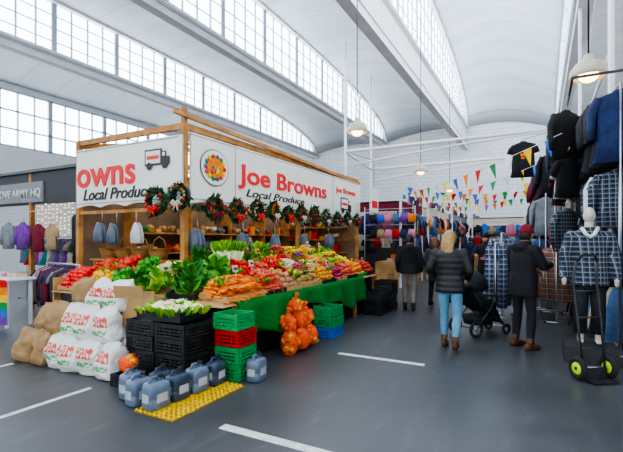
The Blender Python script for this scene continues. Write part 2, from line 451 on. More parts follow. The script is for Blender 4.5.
b.box((-6.4,9.0,.5),(.6,2.6,1.0),woodl)
stall=b.build('produce_stall')
b=MB()
def fascia(b,f,n,mt,ztop=3.36,zb=2.2,sc=.05,per=6):
    vs=[];fs=[]
    for i in range(n+1):
        t=i/n; z=zb+sc*abs(math.sin(pi*t*per))
        for o in(0,.03):
            x,y=f(t,o); vs+=[(x,y,ztop),(x,y,z)]
    for i in range(n):
        a=4*i; c=a+4
        fs+=[(a,c,c+1,a+1),(a+2,a+3,c+3,c+2),(a,a+2,c+2,c),(a+1,c+1,c+3,a+3)]
    b.add(vs,fs,mt,None,False)
fascia(b,lambda t,o:(X0+.06+o,Y0+.05+t*(Y1-Y0)),90,signw,per=8)
fascia(b,lambda t,o:(X1+.05+t*(X0-X1),Y0-.06-o),40,signw,per=4,ztop=3.3)
jt=mat('panel_joint',(.3,.3,.28))
for y in(6.3,10.55): b.box((X0+.094,y,2.8),(.003,.02,1.1),jt)
for z in(3.33,2.28): b.box((X0+.094,8.8,z),(.003,7.3,.018),jt)
for z in(3.27,2.28): b.box((-6.47,Y0-.094,z),(2.68,.003,.018),jt)
sg=b.build('stall_sign',parent=stall)
fx=X0+.10; fy=Y0-.10
text('Joe Browns',(fx,6.45,2.70),pi/2,3.75,.48,red,'sign_text_joe',stall,off=.02)
text('owns',(-7.78,fy,2.60),0,1.62,.35,red,'sign_text_owns',stall,off=.02)
text('Local Produce',(-7.6,fy,2.34),0,1.85,.21,inkm,'sign_text_local',stall,shear=.3,off=.01)
text('Local Produce',(fx,6.6,2.45),pi/2,2.3,.15,inkm,'sign_text_side',stall,shear=.3,off=.006)
text('Joe Browns',(fx,10.75,2.95),pi/2,1.4,.2,red,'sign_text_small',stall,off=.015)
def van(b,o,ax,nr,k0=1.0):
    o=V(o);ax=V(ax)*k0;nr=V(nr);z=V((0,0,1))*k0
    def q(u0,v0,u1,v1,mt,k=.008):
        b.beam(o+ax*(u0+u1)/2+z*v0+nr*k,o+ax*(u0+u1)/2+z*v1+nr*k,abs(u1-u0)*k0,.006,mt,up=nr)
    q(-.28,-.1,.12,.17,inkm); q(-.25,-.07,.09,.14,signw,.012); q(.12,-.1,.3,.03,inkm); q(.12,.03,.22,.12,inkm); q(.14,.04,.2,.1,signw,.012)
    q(-.22,.0,.06,.06,red,.016)
    for u in(-.17,.2):
        c=o+ax*u-z*.11+nr*.012; vs=[c+(ax*math.cos(2*pi*k/16)+z*math.sin(2*pi*k/16))*.065 for k in range(16)]
        b.add([v for v in vs]+[v+nr*.006 for v in vs],[list(range(16)),list(range(16,32))],inkm,None,False)
b=MB(); van(b,(-5.62,fy,2.95),(1,0,0),(0,-1,0),1.0); van(b,(fx,11.4,2.6),(0,1,0),(1,0,0),1.3)
c=V((fx+.005,5.72,2.86))
for rr,mt in((.32,inkm),(.305,signw),(.215,fabs['green']),(.18,fabs['orange'])):
    vs=[c+V((0,math.cos(2*pi*k/28)*rr*1.15,math.sin(2*pi*k/28)*rr)) for k in range(28)]; b.add(vs,[list(range(28))],mt,None,False); c=c+V((.004,0,0))
for k in range(14):
    a=2*pi*k/14; b.sphere(c+V((.0,math.cos(a)*.25,math.sin(a)*.2)),(.012,.04,.04),[red,fabs['yellow'],fabs['green'],fabs['purple']][k%4],8,6)
for k in range(6):
    b.sphere(c+V((.0,U(-.1,.1),U(-.08,.1))),(.012,.045,.045),[red,fabs['yellow'],fabs['green']][k%3],8,6)
b.build('sign_emblems',parent=stall)
b=MB(); b.box((-4.6,12.7,2.85),(.04,.7,.75),signw); b.box((-4.575,12.7,2.72),(.01,.5,.22),red); b.tube([(-4.6,12.7,3.2),(-4.6,12.7,4.1)],.008,inkm,6); b.tube([(-4.6,12.7,4.1),(-5.8,13.2,4.6)],.008,inkm,6); b.build('hanging_sign')

warm=mat('warm_tube',(1,.66,.32),.4,var=0,emis=10)
b=MB()
for y in(6.2,8.4,10.6):
    b.tube([(-6.7,y,3.0),(-6.7,y+1.0,3.0)],.025,warm,8,rnd=True); b.box((-6.7,y+.5,3.06),(.08,1.1,.05),white)
    b.tube([(-6.7,y+.5,3.08),(-6.7,y+.5,3.45)],.006,inkm,5)
b.build('strip_light')

leafg=[mat('holly_a',(.012,.045,.02),.6,var=.3),mat('holly_b',(.025,.085,.03),.6,var=.3),mat('holly_c',(.05,.12,.05),.6)]
leafT_v=[(-.35,0,0),(.35,0,0),(-.5,.35,.06),(.5,.35,.06),(-.35,.7,.04),(.35,.7,.04),(0,1,-.06),(0,.35,-.05),(0,.7,-.03),(0,0,-.03)]
leafT_f=[(0,9,7,2),(9,1,3,7),(2,7,8,4),(7,3,5,8),(4,8,6),(8,5,6)]
def leaf(b,p,d,L,w,mt,roll=None):
    d=V(d).normalized(); a=d.orthogonal().normalized(); a=Matrix.Rotation(U(0,2*pi) if roll is None else roll,3,d)@a
    n=a.cross(d)
    vs=[V(p)+a*v[0]*w+d*v[1]*L+n*v[2]*L for v in leafT_v]
    b.add(vs,leafT_f,mt)
def wreath(c,nr,rad):
    b=MB(); c=V(c); nr=V(nr); ax=V((-nr.y,nr.x,0)); z=V((0,0,1))
    M=Matrix.Translation(c)
    b.torus((0,0,0),rad,.045,leafg[0],'X' if abs(nr.x)>.5 else 'Y',20,6,M=M)
    for i in range(170):
        a=U(0,2*pi); rd=ax*math.cos(a)+z*math.sin(a); p=c+rd*(rad+U(-.03,.03))+nr*U(-.02,.04)
        tg=-ax*math.sin(a)+z*math.cos(a)
        leaf(b,p,tg*U(-.6,1)+rd*U(-.9,1)+nr*U(0,.9),U(.08,.14),.045,random.choice(leafg))
    deco=random.choice([[red,fabs['burgundy']],[fabs['cream'],red],[fabs['purple'],fabs['cream']],[fabs['orange'],red]])
    for i in range(20):
        a=U(0,2*pi); rd=ax*math.cos(a)+z*math.sin(a); b.sphere(c+rd*rad+nr*.08,.02,random.choice(deco),6,5)
    bw=random.choice([red,fabs['burgundy'],fabs['cream'],fabs['burgundy']]); p=c-z*rad*.6+nr*.11
    for s in(-1,1):
        b.tube([p,p+ax*s*.05+z*.03,p+ax*s*.09,p+ax*s*.05-z*.03,p],[.010,.024,.024,.02,.01],bw,6)
        b.tube([p,p+ax*s*.03-z*.06,p+ax*s*.05-z*.12],[(.016,.005)]*3,bw,6,side=ax)
    b.sphere(p,.02,bw,8,6)
    b.tube([c+z*rad,c+z*(rad+.12)],.004,inkm,5)
    b.build('christmas_wreath')
wreath((-5.5,4.9,2.22),(0,-1,0),.18); wreath((-5.0,4.92,2.28),(0,-1,0),.16)
for i,y in enumerate((5.6,6.2,6.85,7.45,8.0,8.6,9.25,9.9,10.6,11.3,12)):
    wreath((-4.92,y,2.18+U(-.06,.04)),(1,0,0),U(.12,.175))
b=MB()
for i in range(900):
    y=U(5.15,12.4); z=2.2-.06*abs(math.sin(y*5)); leaf(b,(-4.98+U(0,.04),y,z),(U(-.2,1),U(-.8,.8),U(-1,.6)),U(.07,.13),.045,random.choice(leafg))
for i in range(150): b.sphere((-4.90+U(-.03,.03),U(5.2,12.3),2.17+U(-.09,.07)),U(.015,.028),random.choice([red,red,fabs['burgundy'],fabs['cream'],fabs['orange']]),6,5)
b.build('evergreen_garland')

bagm=mat('bag_grey',(.09,.11,.14),.4,var=.2)
bagw=mat('bag_white',(.5,.5,.5),.4,var=.1)
def bags(c,mt,n=4):
    b=MB(); c=V(c)
    for i in range(n):
        p=c+V((U(-.06,.06),U(-.04,.04)-.03*i,U(-.03,.03)))
        b.loft([(p,V((.02,0,0)),V((0,.012,0))),(p-V((0,0,.06)),V((.07,0,0)),V((0,.03,0)),.12,4),(p-V((0,0,.2)),V((.11,0,0)),V((0,.045,0)),.15,5),(p-V((0,0,.34)),V((.12,0,0)),V((0,.04,0)),.1,6),(p-V((0,0,.36)),V((.11,0,0)),V((0,.02,0)))],mt,16)
    b.tube([c+V((0,0,.0)),c+V((0,0,.2))],.005,metal,5)
    b.build('carrier_bag_bundle')
bags((-7.0,4.98,1.92),bagm); bags((-6.6,4.98,1.9),bagm); bags((-5.0,5.3,1.75),bagm,3); bags((-4.98,6.5,1.72),bagm); bags((-4.98,7.6,1.72),bagm,3); bags((-6.1,4.98,1.9),bagw,2); bags((-4.98,8.9,1.75),bagm,3); bags((-4.98,10.2,1.75),bagm,3)
b=MB()
wick=mat('wicker',(.36,.2,.09),.8,var=.35,scale=40,bump=.8,bscale=90)
for x in(-7.3,-6.85,-6.4,-5.95):
    b.lathe((x,5.35,1.25),[(0,0),(.13,.0),(.17,.12),(.19,.2),(.2,.2),(.18,.19),(.12,.03)],wick,20)
    b.tube([(x-.18,5.35,1.45),(x-.12,5.35,1.6),(x,5.35,1.66),(x+.12,5.35,1.6),(x+.18,5.35,1.45)],.012,wick,6)
b.box((-6.6,5.35,1.23),(2.0,.4,.03),wood)
for x in(-7.5,-5.7): b.box((x,5.35,.6),(.05,.36,1.22),wood)
b.build('basket_shelf')

# ------------------------------------------------------------ display bench
FX=-3.35; FY=3.97
def Hh(x,y):
    return .80+.30*max(0,min(FX-x,y-FY,1.5))
b=MB()
vs=[];fs=[];idx={}
nx=int(3.5/.1)+1; ny=int(5.6/.1)+1
def inL(x,y): return (x>=-4.91) or (y<=5.06)
for i in range(nx):
    for j in range(ny):
        x=FX-i*.1; y=FY+j*.1
        if inL(x,y): idx[(i,j)]=len(vs); vs.append((x,y,Hh(x,y)-.02))
for i in range(nx-1):
    for j in range(ny-1):
        k=[(i,j),(i+1,j),(i+1,j+1),(i,j+1)]
        if all(q in idx for q in k): fs.append([idx[q] for q in k])
b.add(vs,fs,woodl,None,False)
yl=FY+(ny-1)*.1
b.box((FX-.12,(FY+yl)/2,.39),(.03,yl-FY-.2,.78),blackpl)
b.box((FX-1.75,FY+.12,.39),(3.3,.03,.78),blackpl)
b.box((-4.9,(5.0+yl)/2,.55),(.03,yl-5.0,1.1),woodl)
b.box((-6.83,4.5,.5),(.03,1.0,1.0),woodl)
b.box((-4.1,yl,.45),(1.5,.03,.9),woodl)
for y in(FY+.3,5.4,6.8,8.2,yl-.05): b.box((FX-.04,y,.39),(.06,.06,.78),wood)
bench=b.build('produce_display_bench',normals=False)

turf=mat('green_turf',(.012,.18,.035),.9,var=.5,scale=50,bump=1,bscale=150)
b=MB(); n=110;m=9;vs=[];fs=[]
for i in range(n+1):
    y=4.25+(8.6-4.25)*i/n
    bot=.36+.09*math.sin(y*2.1)+.06*math.sin(y*5.3+1)+(.12 if 5.9<y<6.5 else 0)
    for j in range(m+1):
        t=j/m
        if j<2: x=FX-.25+.14*j; z=Hh(x,y+.2)+.01+.01*j
        else:
            tt=(j-2)/(m-2); x=FX+.02+.05*tt*math.sin(y*9)+.03*tt; z=.79-(.79-bot)*tt
        vs.append((x,y,z))
for i in range(n):
    for j in range(m):
        a=i*(m+1)+j; fs.append((a,a+1,a+m+2,a+m+1))
b.add(vs,fs,turf); cl=b.build('turf_cloth',normals=False); so=cl.modifiers.new('t','SOLIDIFY'); so.thickness=.012

def M3(n,c,v=.18,rough=.45): return [mat('%s_%d'%(n,i),tuple(min(1,x*k) for x in c),rough,var=.15,scale=25) for i,k in enumerate((1-v,1,1+v))]
P=dict(tomato=M3('tomato',(.66,.03,.015),rough=.25),pepr=M3('red_pepper',(.62,.02,.02),rough=.2),pepy=M3('yellow_pepper',(.9,.50,.03),rough=.2),
 pepg=M3('green_pepper',(.05,.3,.03),rough=.2),orange=M3('orange_fruit',(.9,.30,.02)),apple=M3('green_apple',(.35,.55,.06),rough=.3),appr=M3('red_apple',(.55,.05,.03),rough=.3),
 potato=M3('potato',(.50,.30,.13)),potr=M3('red_potato',(.58,.12,.08)),onion=M3('onion',(.65,.28,.06),rough=.35),onr=M3('red_onion',(.34,.03,.08),rough=.3),
 mush=M3('mushroom',(.72,.62,.48)),carrot=M3('carrot',(.92,.25,.02)),parsnip=M3('parsnip',(.8,.64,.34)),lemon=M3('lemon',(.9,.65,.05)),
 beet=M3('beetroot',(.22,.02,.05)),swede=M3('swede',(.5,.26,.15)),leafd=M3('leaf_dark',(.03,.14,.02)),leafm=M3('leaf_mid',(.09,.30,.03)),leafl=M3('leaf_light',(.38,.54,.1)),
 leekw=M3('leek_white',(.78,.8,.52)),caul=M3('cauliflower',(.74,.68,.46)),ban=M3('banana',(.88,.60,.05)),plum=M3('plum',(.10,.02,.10)),cuc=M3('cucumber',(.03,.2,.03)))
def item(b,kind,p,s):
    p=V(p); mt=random.choice(P[kind]) if kind in P else None
    if kind in('tomato','orange','apple','appr','onion','onr','mush','lemon','beet','plum','swede'):
        s*=U(.82,1.12)
        b.sphere(p,(s*U(.92,1.05),s*U(.92,1.05),s*(.88 if kind!='mush' else .65)),mt,9,6)
        if kind in('tomato','appr','beet'): leaf(b,p+V((0,0,s*.8)),(U(-1,1),U(-1,1),.4),s*.7,s*.2,P['leafm'][0])
        if kind in('onion','onr'): b.tube([p+V((0,0,s*.7)),p+V((U(-.2,.2)*s,0,s*1.3))],[s*.3,s*.08],mt,5)
    elif kind in('potato','potr'):
        s*=U(.8,1.15)
        a,f=U(0,6),U(0,6); b.sphere(p,(s*1.25,s*.9,s*.8),mt,9,6,fn=lambda d:1+.1*math.sin(3*d.x+a)+.08*math.sin(4*d.y+f),M=Matrix.Translation(p)@Matrix.Rotation(U(0,6),4,'Z')@Matrix.Translation(-p))
    elif kind in('pepr','pepy','pepg'):
        b.sphere(p,(s,s,s*1.15),mt,12,7,fn=lambda d:(1+.1*math.cos(4*math.atan2(d.y,d.x)))*(1-.2*(d.z<-.5)),M=Matrix.Translation(p)@Matrix.Rotation(U(-1,1),4,'X')@Matrix.Translation(-p))
        b.tube([p+V((0,0,s*.9)),p+V((s*.2,0,s*1.5))],s*.15,P['leafm'][1],5)
    elif kind in('carrot','parsnip'):
        a=U(-.7,.7)+(-.1); d=V((math.cos(a),math.sin(a),U(-.2,.15)));
        b.tube([p,p+d*s*2,p+d*s*4.5,p+d*s*6],[s*.75,s*.8,s*.5,s*.12],mt,8,rnd=True)
        if kind=='carrot':
            for k in range(2): leaf(b,p,-d+V((0,U(-.4,.4),U(0,.5))),s*2,s*.4,P['leafm'][k])
    elif kind=='cuc':
        a=U(-.3,.3); d=V((math.cos(a),math.sin(a),0)); b.tube([p-d*s*3,p,p+d*s*3],[s*.7,s*.8,s*.7],mt,8,rnd=True)
    elif kind=='ban':
        a=U(0,6); ax=V((math.cos(a),math.sin(a),0))
        for k in range(4):
            sd=V((-ax.y,ax.x,0))*(k-1.5)*s*.8
            b.tube([p+sd-ax*s*2.2+V((0,0,-s)),p+sd-ax*s+V((0,0,s*.2)),p+sd+ax*s+V((0,0,s*.2)),p+ax*s*2.4+V((0,0,-s*.3))],[s*.2,s*.5,s*.5,s*.15],mt,6)
    elif kind=='caul':
        b.sphere(p,(s,s,s*.8),mt,18,12,fn=lambda d:1+.07*math.sin(13*d.x)*math.sin(13*d.y)+.05*math.sin(20*d.z))
        for k in range(11):
            a=2*pi*k/11+U(-.2,.2); d=V((math.cos(a),math.sin(a),U(.6,1.3))); leaf(b,p+V((math.cos(a)*s*.75,math.sin(a)*s*.75,-s*.6)),d,s*1.8,s*.8,random.choice(P['leafl']+P['leafm']),0)
    elif kind=='cabbage':
        b.sphere(p,s*.8,random.choice(P['leafm']),12,8,fn=lambda d:1+.05*math.sin(9*d.x+4*d.z))
        for k in range(14):
            a=U(0,2*pi); d=V((math.cos(a),math.sin(a),U(.2,1.6))); leaf(b,p+V((math.cos(a)*s*.6,math.sin(a)*s*.6,-s*.3)),d,s*1.2,s*.8,random.choice(P['leafd']+P['leafm']))
    elif kind in('greens','lettuce','broc'):
        pal={'greens':P['leafd']+P['leafm'][:1],'lettuce':P['leafl']+P['leafm'],'broc':P['leafd']}[kind]
        for k in range(24):
            a=U(0,2*pi); d=V((math.cos(a),math.sin(a),U(.1,1.8))); leaf(b,p+V((U(-.4,.4)*s,U(-.4,.4)*s,-s*U(.1,.6))),d,s*U(1.1,1.7),s*.6,random.choice(pal))
        if kind=='broc':
            for k in range(7): b.sphere(p+V((U(-.5,.5)*s,U(-.5,.5)*s,s*U(.2,.5))),s*.35,pal[k%3],8,6,fn=lambda d:1+.12*math.sin(14*d.x)*math.sin(14*d.y))
def rim(b,x0,x1,y0,y1,mt,h=.07):
    c=[(x0,y0),(x1,y0),(x1,y1),(x0,y1)]
    for i in range(4):
        a=c[i];d=c[(i+1)%4]
        b.beam((a[0],a[1],Hh(*a)+h/2),(d[0],d[1],Hh(*d)+h/2),.015,h,mt)
names=dict(tomato='tomatoes',pepr='red_peppers',pepy='yellow_peppers',pepg='green_peppers',orange='oranges',apple='green_apples',appr='red_apples',potato='potatoes',potr='red_potatoes',onion='onions',onr='red_onions',mush='mushrooms',carrot='carrots',parsnip='parsnips',lemon='lemons',beet='beetroots',swede='swedes',cuc='cucumbers',ban='bananas',caul='cauliflowers',cabbage='cabbages',greens='leafy_greens',lettuce='lettuces',broc='broccoli',leek='leeks',plum='plums')
def patch(kind,x0,x1,y0,y1,s,layers=3,tray=None):
    b=MB(); rim(b,x0,x1,y0,y1,tray or random.choice([blackpl,card,greenpl,woodl,blackpl]),U(.05,.09))
    st=s*1.95
    if kind in('carrot','parsnip'): stx,sty=s*5,s*1.7
    elif kind=='cuc': stx,sty=s*6.5,s*1.7
    elif kind=='ban': stx,sty=s*4.5,s*3.6
    elif kind in('greens','lettuce','broc','cabbage'): stx=sty=s*1.55
    else: stx=sty=st
    for l in range(layers):
        ins=s*.7+l*s*(.7 if layers>3 else .95)
        xx=x0+ins
        while xx<=x1-ins*.8+.001:
            yy=y0+ins
            while yy<=y1-ins*.8+.001:
                px,py=xx+U(-.38,.38)*s,yy+U(-.38,.38)*s
                off=-s*2.5 if kind in('carrot','parsnip') else 0
                item(b,kind,(px+off*.6,py,Hh(px,py)+s*.75+l*s*1.2+U(-.15,.25)*s),s)
                yy+=sty
            xx+=stx
    b.build('tray_of_'+names[kind],normals=False)
F=[('carrot',4.12,4.95,.026,6),('potr',4.98,5.5,.04,5),('swede',5.53,6.0,.055,3),('potato',6.03,6.7,.045,4),('onion',6.73,7.3,.042,4),('onr',7.33,7.8,.04,4),('potr',7.83,8.35,.045,4),('orange',8.38,8.9,.045,4),('appr',8.93,9.5,.042,4)]
for k,a,c,s,l in F: patch(k,-3.85,-3.40,a,c,s,l)
Mi=[('greens',4.05,4.5,.13,2),('cabbage',4.53,5.05,.13,2),('tomato',5.08,5.55,.038,5),('potr',5.58,6.0,.04,4),('tomato',6.03,6.5,.04,5),('mush',6.53,7.0,.03,5),('parsnip',7.03,7.5,.03,5),('orange',7.53,8.1,.042,4),('apple',8.13,8.7,.042,4),('lemon',8.73,9.3,.036,4)]
for k,a,c,s,l in Mi: patch(k,-4.35,-3.89,a,c,s,l)
Ba=[('greens',4.62,5.1,.15,2),('broc',5.5,6.2,.13,2),('lettuce',6.23,6.9,.13,2),('pepr',6.93,7.4,.05,4),('ban',7.43,8.1,.04,5),('pepy',8.13,8.6,.05,4),('lettuce',8.63,9.4,.13,1)]
for k,a,c,s,l in Ba: patch(k,-4.86,-4.39,a,c,s,l)
Le=[('lettuce',-4.88,-4.4,.12,2),('greens',-5.3,-4.9,.13,2),('pepg',-5.65,-5.33,.05,4),('pepy',-6.1,-5.68,.05,4),('tomato',-6.75,-6.13,.042,5)]
for k,a,c,s,l in Le: patch(k,a,c,4.02,4.5,s,l)
Lf=[('parsnip',-5.3,-4.9,.03,5),('pepg',-5.7,-5.33,.05,4),('pepr',-6.2,-5.73,.05,4),('appr',-6.75,-6.23,.045,4)]
for k,a,c,s,l in Lf: patch(k,a,c,4.53,5.0,s,l)
b=MB()
for i in range(34):
    a=U(0,2*pi); r=U(0,.26); d=V((math.cos(a)*r*1.6,math.sin(a)*r*1.6,1)).normalized(); p=V((-4.35+math.cos(a)*r*.6,5.25+math.sin(a)*r*.6,1.14)); s=.026; L=.38
    b.tube([p,p+d*L*.5,p+d*L*.8],[s,s*.95,s*.8],random.choice(P['leekw']),7); 
    for k in range(4): leaf(b,p+d*L*.75,d+V((U(-.6,.6),U(-.6,.6),U(-.2,.2))),L*.5,s*1.8,random.choice(P['leafl']+P['leafm']))
b.build('celery_bunch',normals=False)
# loose herb bunches and stray vegetables tucked between the trays, small baskets
b=MB()
for i in range(46):
    if i<34: x,y=U(-4.8,-3.45),U(4.2,9.3)
    else: x,y=U(-6.6,-4.6),U(4.1,4.9)
    s=U(.05,.09); pal=random.choice([P['leafl']+P['leafm'],P['leafd']+P['leafm'],P['leafm']])
    z=Hh(x,y)+.16
    for k in range(12):
        a=U(0,2*pi); leaf(b,(x+U(-.4,.4)*s,y+U(-.4,.4)*s,z),(math.cos(a),math.sin(a),U(-.1,1.5)),s*U(1,1.8),s*.6,random.choice(pal))
for i in range(60):
    x,y=U(-4.8,-3.5),U(4.9,9.3)
    item(b,random.choice(['tomato','orange','onion','potato','lemon','apple','potr']),(x,y,Hh(x,y)+.2),.036)
b.build('loose_herb_bunches',normals=False)
b=MB()
for (x,y,k) in((-4.62,6.0,'mush'),(-4.15,7.15,'plum'),(-4.62,7.1,'tomato'),(-3.65,6.35,'onr'),(-5.9,4.35,'tomato'),(-4.1,8.4,'ban')):
    z=Hh(x,y)+.13
    b.lathe((x,y,z),[(0,0),(.10,.0),(.14,.08),(.15,.13),(.16,.13),(.145,.12),(.10,.02)],wick,18)
    for q in range(22):
        a=U(0,2*pi); r=U(0,.11); item(b,k,(x+math.cos(a)*r,y+math.sin(a)*r,z+.11+U(0,.06)),.032)
b.build('produce_baskets',normals=False)
pc=mat('price_card',(.62,.58,.45),.6,var=.02)
b=MB()
for i in range(17):
    y=4.3+i*.31+U(-.08,.08); x=random.choice([-3.6,-3.87,-4.37,-4.6]); z=Hh(x,y)+U(-.02,.05)
    b.tube([(x,y,z),(x-.01,y,z+.28)],.004,metal,5)
    b.beam((x-.01,y,z+.25),(x-.03,y,z+.34),.11,.004,random.choice([pc,pc,fabs['yellow']]),up=V((1,0,0)))
    b.beam((x+.0,y,z+.28),(x-.015,y,z+.31),.07,.004,inkm,up=V((1,0,0)))
b.build('price_cards')
b=MB()
cols=[fabs['orange'],fabs['tan'],fabs['red'],card,fabs['cream'],fabs['green'],P['potato'][1],blackpl,bagm,wick]
def shelfgoods(f,z,lo,hi):
    y=lo
    while y<hi:
        w=U(.1,.25); h=U(.08,.28); mt=random.choice(cols)
        if U(0,1)<.5: c=f(y); b.box((c[0],c[1],z+h/2),(.16,w*.9,h) if f(0)[0]==f(1)[0] else (w*.9,.16,h),mt)
        else:
            for q in range(5): c=f(y); b.sphere((c[0]+U(-.06,.06),c[1]+U(-.06,.06),z+.06+U(0,.08)),.055,mt,8,6)
        y+=w+.03
for z in(.92,1.32,1.77): shelfgoods(lambda t:(X1+.22,t),z,6.2,12.1)
for z in(1.22,1.62,2.02): shelfgoods(lambda t:(t,Y1-.16),z,-7.4,-5.5)
y=7.8
while y<10.2:
    w=U(.2,.4); h=U(.15,.4); b.box((-6.4,y,1.0+h/2),(.4,w*.9,h),random.choice(cols)); y+=w+.03
b.build('packaged_groceries')

# ------------------------------------------------------------ crates
def crate(b,c,d,mt,rz=0):
    x,y,z=d; M=Matrix.Translation(c)@Matrix.Rotation(rz,4,'Z')
    b.box((0,0,.012),(x-.02,y-.02,.015),mt,M=M)
    for sx in(-1,1):
        for sy in(-1,1): b.box((sx*(x/2-.02),sy*(y/2-.02),z/2),(.04,.04,z-.006),mt,M=M)
    for zz,h in((.02,.03),(z*.35,.018),(z*.55,.018),(z*.75,.018),(z-.02,.03)):
        for sx in(-1,1): b.box((sx*(x/2-.008),0,zz),(.014,y,h),mt,M=M)
        for sy in(-1,1): b.box((0,sy*(y/2-.008),zz),(x,.014,h),mt,M=M)
    for k in range(1,6):
        for sx in(-1,1): b.box((sx*(x/2-.009),-y/2+y*k/6,z/2),(.01,.014,z-.02),mt,M=M)
        for sy in(-1,1): b.box((-x/2+x*k/6,sy*(y/2-.009),z/2),(.014,.01,z-.02),mt,M=M)
def stack(name,x,y,d,n,mats_,rz=0):
    b=MB()
    for i in range(n): crate(b,(x+U(-.012,.012),y+U(-.012,.012),i*d[2]),d,mats_[i%len(mats_)],rz+U(-.03,.03))
    return b.build(name)
stack('crate_stack',-4.05,3.62,(.45,.52,.17),4,[blackpl])
stack('crate_stack',-3.59,3.62,(.45,.52,.17),4,[blackpl])
b=MB(); crate(b,(-3.80,3.62,.685),(.62,.5,.12),blackpl,.1)
for i in range(4):
    for j in range(3): item(b,'caul',(-4.02+i*.15+U(-.02,.02),3.46+j*.16+U(-.02,.02),.79+U(-.01,.03)),U(.07,.088))
b.build('crate_of_cauliflowers')
stack('crate_stack',-3.15,3.96,(.35,.34,.19),4,[greenpl,greenpl,mat('red_plastic',(.4,.03,.02),.4),greenpl])
stack('crate_stack',-3.12,6.4,(.34,.44,.17),3,[bluepl,greenpl,greenpl])
stack('crate_stack',-3.12,8.75,(.4,.5,.17),3,[blackpl]); stack('crate_stack',-3.12,9.4,(.4,.5,.17),4,[blackpl])
stack('crate_stack',-3.5,10.1,(.6,.5,.2),4,[blackpl,card])
stack('crate_stack',-4.2,10.2,(.6,.5,.25),4,[card,blackpl])

b=MB(); ym=mat('yellow_mat',(.80,.52,.02),.6,var=.12); x0,x1,y0,y1=-3.34,-2.84,2.7,3.74
b.box(((x0+x1)/2,(y0+y1)/2,.004),(x1-x0,y1-y0,.008),mat('yellow_mat_base',(.36,.21,.012),.7,var=.2))
x=x0+.03
while x<x1-.01:
    b.box((x,(y0+y1)/2,.012),(.022,y1-y0,.010),ym); x+=.06
y=y0+.03
while y<y1-.01:
    b.box(((x0+x1)/2,y,.012),(x1-x0,.022,.010),ym); y+=.06
b.build('duckboard_mat')
jm=mat('jerry_blue_grey',(.12,.155,.21),.3,var=.15,scale=6,spec=.6); jl=mat('jerry_label',(.42,.45,.48),.5); jd=mat('jerry_dark',(.04,.055,.085),.3,var=.1)
def jerry(x,y,rz,zb=.024,mt=jm):
    b=MB(); M=Matrix.Translation((x,y,zb))@Matrix.Rotation(rz,4,'Z')
    secs=[]
    for z,k in((0,.88),(.012,1),(.1,1),(.105,.97),(.11,1),(.2,1),(.235,.9),(.25,.62),(.252,.5)):
        secs.append((V((0,0,z)),V((.088*k,0,0)),V((0,.118*k,0))))
    b.loft(secs,mt,28,M,sq=.45)
    b.tube([(0,.045,.245),(0,.045,.285)],.024,mt,12,M=M); b.tube([(0,.045,.275),(0,.045,.305)],.027,inkm,12,M=M)
    b.tube([(0,.01,.24),(0,.0,.285),(0,-.06,.29),(0,-.09,.22)],[.012,.013,.013,.012],mt,8,M=M)
    b.box((.0895,0,.11),(.002,.12,.08),jl,M=M); b.box((0,-.119,.11),(.09,.002,.08),jl,M=M)
    b.build('jerry_can')
for i,(x,y,z) in enumerate([(-3.20,2.84,.018),(-3.19,3.10,.018),(-3.18,3.36,.018),(-3.16,3.62,.018),(-3.46,2.86,0),(-3.45,3.12,0),(-3.67,2.95,0)]):
    jerry(x,y,U(-.12,.12),z,[jm,jd][i%2])
jerry(-2.86,3.98,.1,0,jm)

# ------------------------------------------------------------ sacks
wsm=sackmat('white_sack',(.70,.69,.65)); bsm=mat('paper_sack',(.30,.195,.11),.85,var=.25,scale=7,bump=.6,bscale=12)
pile=empty('produce_sack_pile',(-5.0,3.4,0))
def sack(x,y,z,w,d,h,mt,rz=0,tilt=0,roll=0):
    b=MB(); M=Matrix.Translation((x,y,z))@Matrix.Rotation(rz,4,'Z')@Matrix.Rotation(tilt,4,'X')@Matrix.Rotation(roll,4,'Y')
    a1,a2=U(0,6),U(0,6); secs=[]
    for i in range(23):
        t=i/22
        k=.86+.14*min(1,t/.15)-.10*max(0,(t-.75)/.25)
        dd=(.72+.28*min(1,t/.18)) if t<.5 else max(.10,1-((t-.5)/.46)**2*.9)
        wob=1+.03*math.sin(t*9+a1)
        secs.append((V((.02*math.sin(t*5+a2),.015*math.sin(t*6+a1),h*t)),V((w/2*k*wob,0,0)),V((0,d/2*dd,0)),.03,4))
    b.loft(secs,mt,36,sq=.62)
    o=V((a1*9,a2*9,0)); nv=[]
    for v in b.v:
        v=V(v); q=noise.noise_vector(v*8+o)*.026+noise.noise_vector(v*18+o)*.014
        nv.append(tuple(M@(v+V((q.x,q.y,q.z if v.z>.04 else 0)))))
    b.v=nv
    b.build('sack',parent=pile,normals=True)
rr=lambda a:U(-a,a)
for i in range(5): sack(-5.68+i*.325,3.22+rr(.02),.0,.35,.30,.42,bsm if i==0 else wsm,rr(.2),-.06,rr(.08))
for i in range(5): sack(-5.62+i*.325,3.52+rr(.02),.0,.35,.30,.46,wsm if i else bsm,rr(.2),-.03,rr(.05))
for i in range(4): sack(-5.56+i*.325,3.34+rr(.02),.37,.35,.30,.42,bsm if i==0 else wsm,rr(.25),-.14+rr(.08),rr(.12))
for i in range(3): sack(-5.36+i*.325,3.62+rr(.02),.45,.35,.30,.42,bsm if i==0 else wsm,rr(.25),-.08,rr(.12))
for i in range(3): sack(-5.36+i*.33,3.50+rr(.02),.72,.35,.28,.40,bsm if i==0 else wsm,rr(.3),-.30+rr(.08),rr(.25))
